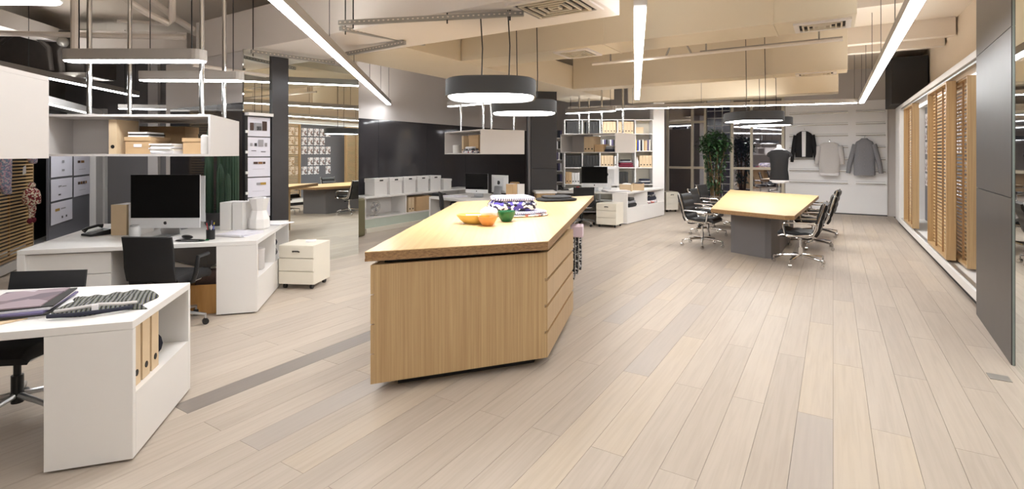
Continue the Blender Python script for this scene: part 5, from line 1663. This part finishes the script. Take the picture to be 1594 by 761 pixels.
# pen cup
pc = thing('pen_cup', 'black mesh cup of coloured pens on the computer desk', 'pen cup', (-3.12, 5.32, zt), 0)
obj('cup', MB().lathe([(0.04, 0), (0.042, 0.1), (0.038, 0.1), (0.036, 0.006)], 16), 'black_plastic', pc, True)
for k, mt in enumerate(('blue', 'yellow', 'violet_grey', 'green_bowl', 'red', 'navy', 'paper')):
    a = 2 * PI * k / 7
    obj('pen', MB().tube([(0.015 * math.cos(a), 0.015 * math.sin(a), 0.008), (0.035 * math.cos(a), 0.035 * math.sin(a), 0.15 + 0.02 * (k % 3))], 0.005, 6), mt, pc, True)
jar = thing('glass_jar', 'small clear jar in front of the white file holder', 'jar', (-4.02, 5.48, zt), 0)
obj('body', MB().lathe([(0.05, 0), (0.055, 0.01), (0.055, 0.09), (0.04, 0.11), (0.036, 0.11), (0.05, 0.085), (0.05, 0.01)], 16), 'alu_light', jar, True)
obj('lid', MB().lathe([(0.045, 0.111), (0.045, 0.125), (0.03, 0.13)], 16), 'alu', jar, True)
kb = thing('keyboard', 'white keyboard in front of the large computer', 'keyboard', (-3.72, 5.25, zt), R(3))
obj('plate', MB().box(-0.21, 0.21, -0.06, 0.06, 0, 0.008), 'alu', kb, bevel=0.002)
for r in range(4):
    obj('key_row', MB().box(-0.2, 0.2, -0.05 + 0.026 * r, -0.028 + 0.026 * r, 0.008, 0.012), 'white', kb)
ms = obj('glasses_case', MB().blob((0, 0, 0.02), (0.09, 0.035, 0.02)), 'black_plastic', None, True)
tag(ms, 'black spectacle case below the large computer', 'case', None, (-3.38, 5.35, zt), R(-30))
cp = thing('cable_coil', 'dark cable coil with green lead lying on the computer desk', 'cable', (-3.25, 5.19, zt), 0)
obj('cable', MB().tube([(0.09 * math.cos(t * PI / 8) * 1.6, 0.05 * math.sin(t * PI / 8), 0.008) for t in range(16)], 0.006, 6, True), 'black_plastic', cp, True)
obj('lead', MB().tube([(0.1, -0.02, 0.008), (0.17, 0.03, 0.008), (0.12, 0.07, 0.008)], 0.005, 6), 'green_bowl', cp, True)
paper_stack('white paper sheets on the right of the computer desk', -2.98, 5.62, zt, R(-8), 0.34, 0.36, 4, ['paper', 'paper_lilac'], 0.005)
paper_stack('papers lying under the computer keyboard edge', -3.55, 5.32, zt, R(12), 0.2, 0.2, 2, ['paper'], 0.003)
paper_stack('sheets with a black clip at the back corner of the computer desk', -2.98, 6.5, zt, R(-15), 0.3, 0.3, 3, ['paper', 'paper_lilac'], 0.004)
# foreground desk
mgz = thing('magazine_stack', 'stack of glossy magazines at the left of the foreground desk', 'magazines', (-2.76, 2.93, zt), R(25))
h = 0
for k in range(6):
    t_ = random.uniform(0.006, 0.012)
    ww, dd = (0.34, 0.46) if k < 4 else (0.3, 0.42)
    obj('magazine', MB().cbox((random.uniform(-.03, .03), random.uniform(-.03, .02), h + t_ / 2), (ww, dd, t_), random.uniform(-.12, .12)), 'magazine_cover' if k in (5,) else ['paper', 'dark_board', 'violet_grey', 'paper', 'dark_board', 'paper'][k], mgz)
    h += t_ + 0.0004
fo2 = thing('open_folder', 'pale open folder under the magazines on the foreground desk', 'folder', (-2.58, 2.88, zt), R(62))
obj('sheet', MB().box(-0.28, 0.28, -0.06, 0.06, 0, 0.006), 'kraft_light', fo2)
kn = thing('folded_knit', 'dark striped knit garment folded on the foreground desk', 'knitwear', (-2.36, 3.0, zt), R(28))
n = 16
rings = []
gv, gf = [], []
NX, NY = 26, 14
for i in range(NX + 1):
    for j in range(NY + 1):
        fx, fy = i / NX - 0.5, j / NY - 0.5
        edge = min(1, 6 * min(0.5 - abs(fx), 0.5 - abs(fy)))
        z = 0.004 + 0.035 * max(0, edge) ** 0.5 + 0.006 * math.sin(fx * 30 + fy * 5) * edge
        gv.append((fx * 0.42 + 0.03 * math.sin(fy * 7), fy * 0.38 + 0.02 * math.sin(fx * 9), z))
for i in range(NX):
    for j in range(NY):
        a = i * (NY + 1) + j
        gf.append((a, a + NY + 1, a + NY + 2, a + 1))
mm = MB()
mm.add(gv, gf)
bx = [i * (NY + 1) for i in range(NX + 1)]
mm.add([(p[0], p[1], 0.0) for p in gv], [tuple(reversed(q)) for q in gf])
obj('body', mm, 'knit_stripes', kn, True)
obj('collar', MB().tube([(-0.2, -0.15, 0.03), (-0.12, -0.2, 0.045), (0.0, -0.18, 0.05), (0.1, -0.2, 0.045), (0.16, -0.16, 0.035)], 0.009, 8), 'pale_knit', kn, True)
obj('cuff', MB().tube([(-0.22, -0.2, 0.02), (-0.1, -0.235, 0.022), (0.05, -0.23, 0.022), (0.15, -0.2, 0.02)], 0.011, 8), 'navy', kn, True)
obj('care_label', MB().box(-0.03, -0.002, -0.225, -0.215, 0.02, 0.06), 'paper', kn)
# desk behind the island
paper_stack('papers spread on the desk behind the island', -1.2, 10.6, zt, R(-40), 0.5, 0.34, 4, ['paper', 'paper_lilac'], 0.006)
pile('black cloth on the left of the desk behind the island', -1.55, 10.9, zt, R(-30), [('black_cloth', 0.45, 0.25, 0.03), ('charcoal', 0.3, 0.18, 0.025)], 'cloth')
file_holder('kraft file holder on the desk behind the island', -0.05, 9.95, zt, R(-20), 'kraft', 0.14, 0.25, 0.3, 0.0)
file_holder('white file holder with papers on the desk behind the island', 0.06, 10.2, zt, R(-35), 'white', 0.12, 0.25, 0.28, 0.0)
file_holder('slanted kraft file holder on the desk behind the island', 0.2, 10.62, zt, R(60), 'kraft', 0.1, 0.25, 0.3, 0.2)
# under counter things
for k in range(2):
    binder('%s tan binder in the low counter' % ['left', 'right'][k], *UV(8.72 + 0.1 * k, -8.2), 0.3015, ROOM + PI / 2, 'kraft_light', 0.09, 0.26, 0.33, 'binders in the low counter')
kraft_box('brown carton with handle hole in the low counter', *UV(9.16, -8.32), 0.3015, ROOM + PI / 2, 0.5, 0.3, 0.33, 'kraft')
fn = thing('desk_fan', 'small chrome desk fan in the low counter', 'fan', (*UV(7.75, -8.3), 0.3015), ROOM + PI / 2)
obj('base', MB().lathe([(0.1, 0), (0.1, 0.015), (0.03, 0.03)], 20), 'chrome', fn, True)
obj('neck', MB().tube([(0, 0, 0.02), (0, 0, 0.12)], 0.012, 8), 'chrome', fn, True)
for rr in (0.06, 0.1, 0.13):
    obj('guard_ring', MB().tube([(rr * math.cos(2 * PI * k / 20), -0.03, 0.2 + rr * math.sin(2 * PI * k / 20)) for k in range(20)], 0.005, 5, True), 'chrome', fn, True)
for k in range(4):
    a = 2 * PI * k / 4 + .4
    obj('blade', MB().tube([(0, -0.01, 0.2), (0.1 * math.cos(a), -0.01, 0.2 + 0.1 * math.sin(a))], [0.012, 0.03], 6), 'alu', fn, True)
# bookcase desk
for k, (x, y, rr) in enumerate(((2.74, 12.32, R(-20)), (3.1, 12.62, R(-15)))):
    o = thing('open_carton', '%s open tan carton of folded cloths on the bookcase desk' % ['left', 'right'][k], 'box', (x, y, zt), rr)
    m = MB()
    a, b, hh = (0.14, 0.13, 0.16)
    m.box(-a, a, -b, -b + 0.005, 0, hh).box(-a, a, b - 0.005, b, 0, hh).box(-a, -a + 0.005, -b + 0.005, b - 0.005, 0, hh).box(a - 0.005, a, -b + 0.005, b - 0.005, 0, hh).box(-a, a, -b, b, 0, 0.004)
    obj('carton', m, 'kraft_light', o)
    obj('cloth', MB().blob((0, 0, 0.14), (0.12, 0.11, 0.05), 12, 6), 'navy' if k else 'pale_knit', o, True)
paper_stack('open magazines and papers on the bookcase desk', 2.45, 12.1, zt, R(15), 0.6, 0.35, 4, ['paper', 'paper_lilac', 'cream'], 0.008)
rc = obj('red_cup', MB().lathe([(0.03, 0), (0.035, 0.01), (0.04, 0.1), (0.035, 0.1), (0.03, 0.01)], 14), 'red', None, True)
tag(rc, 'small red cup beside the computer on the bookcase desk', 'cup', None, (1.58, 12.35, zt))
nb_ = obj('note_pad', MB().box(-0.06, 0.06, -0.05, 0.05, 0, 0.02), 'paper', bevel=0.002)
tag(nb_, 'white notepad lying on the cream pedestal beside the computer desk', 'notepad', None, (-2.5, 6.4, 0.531), R(20))
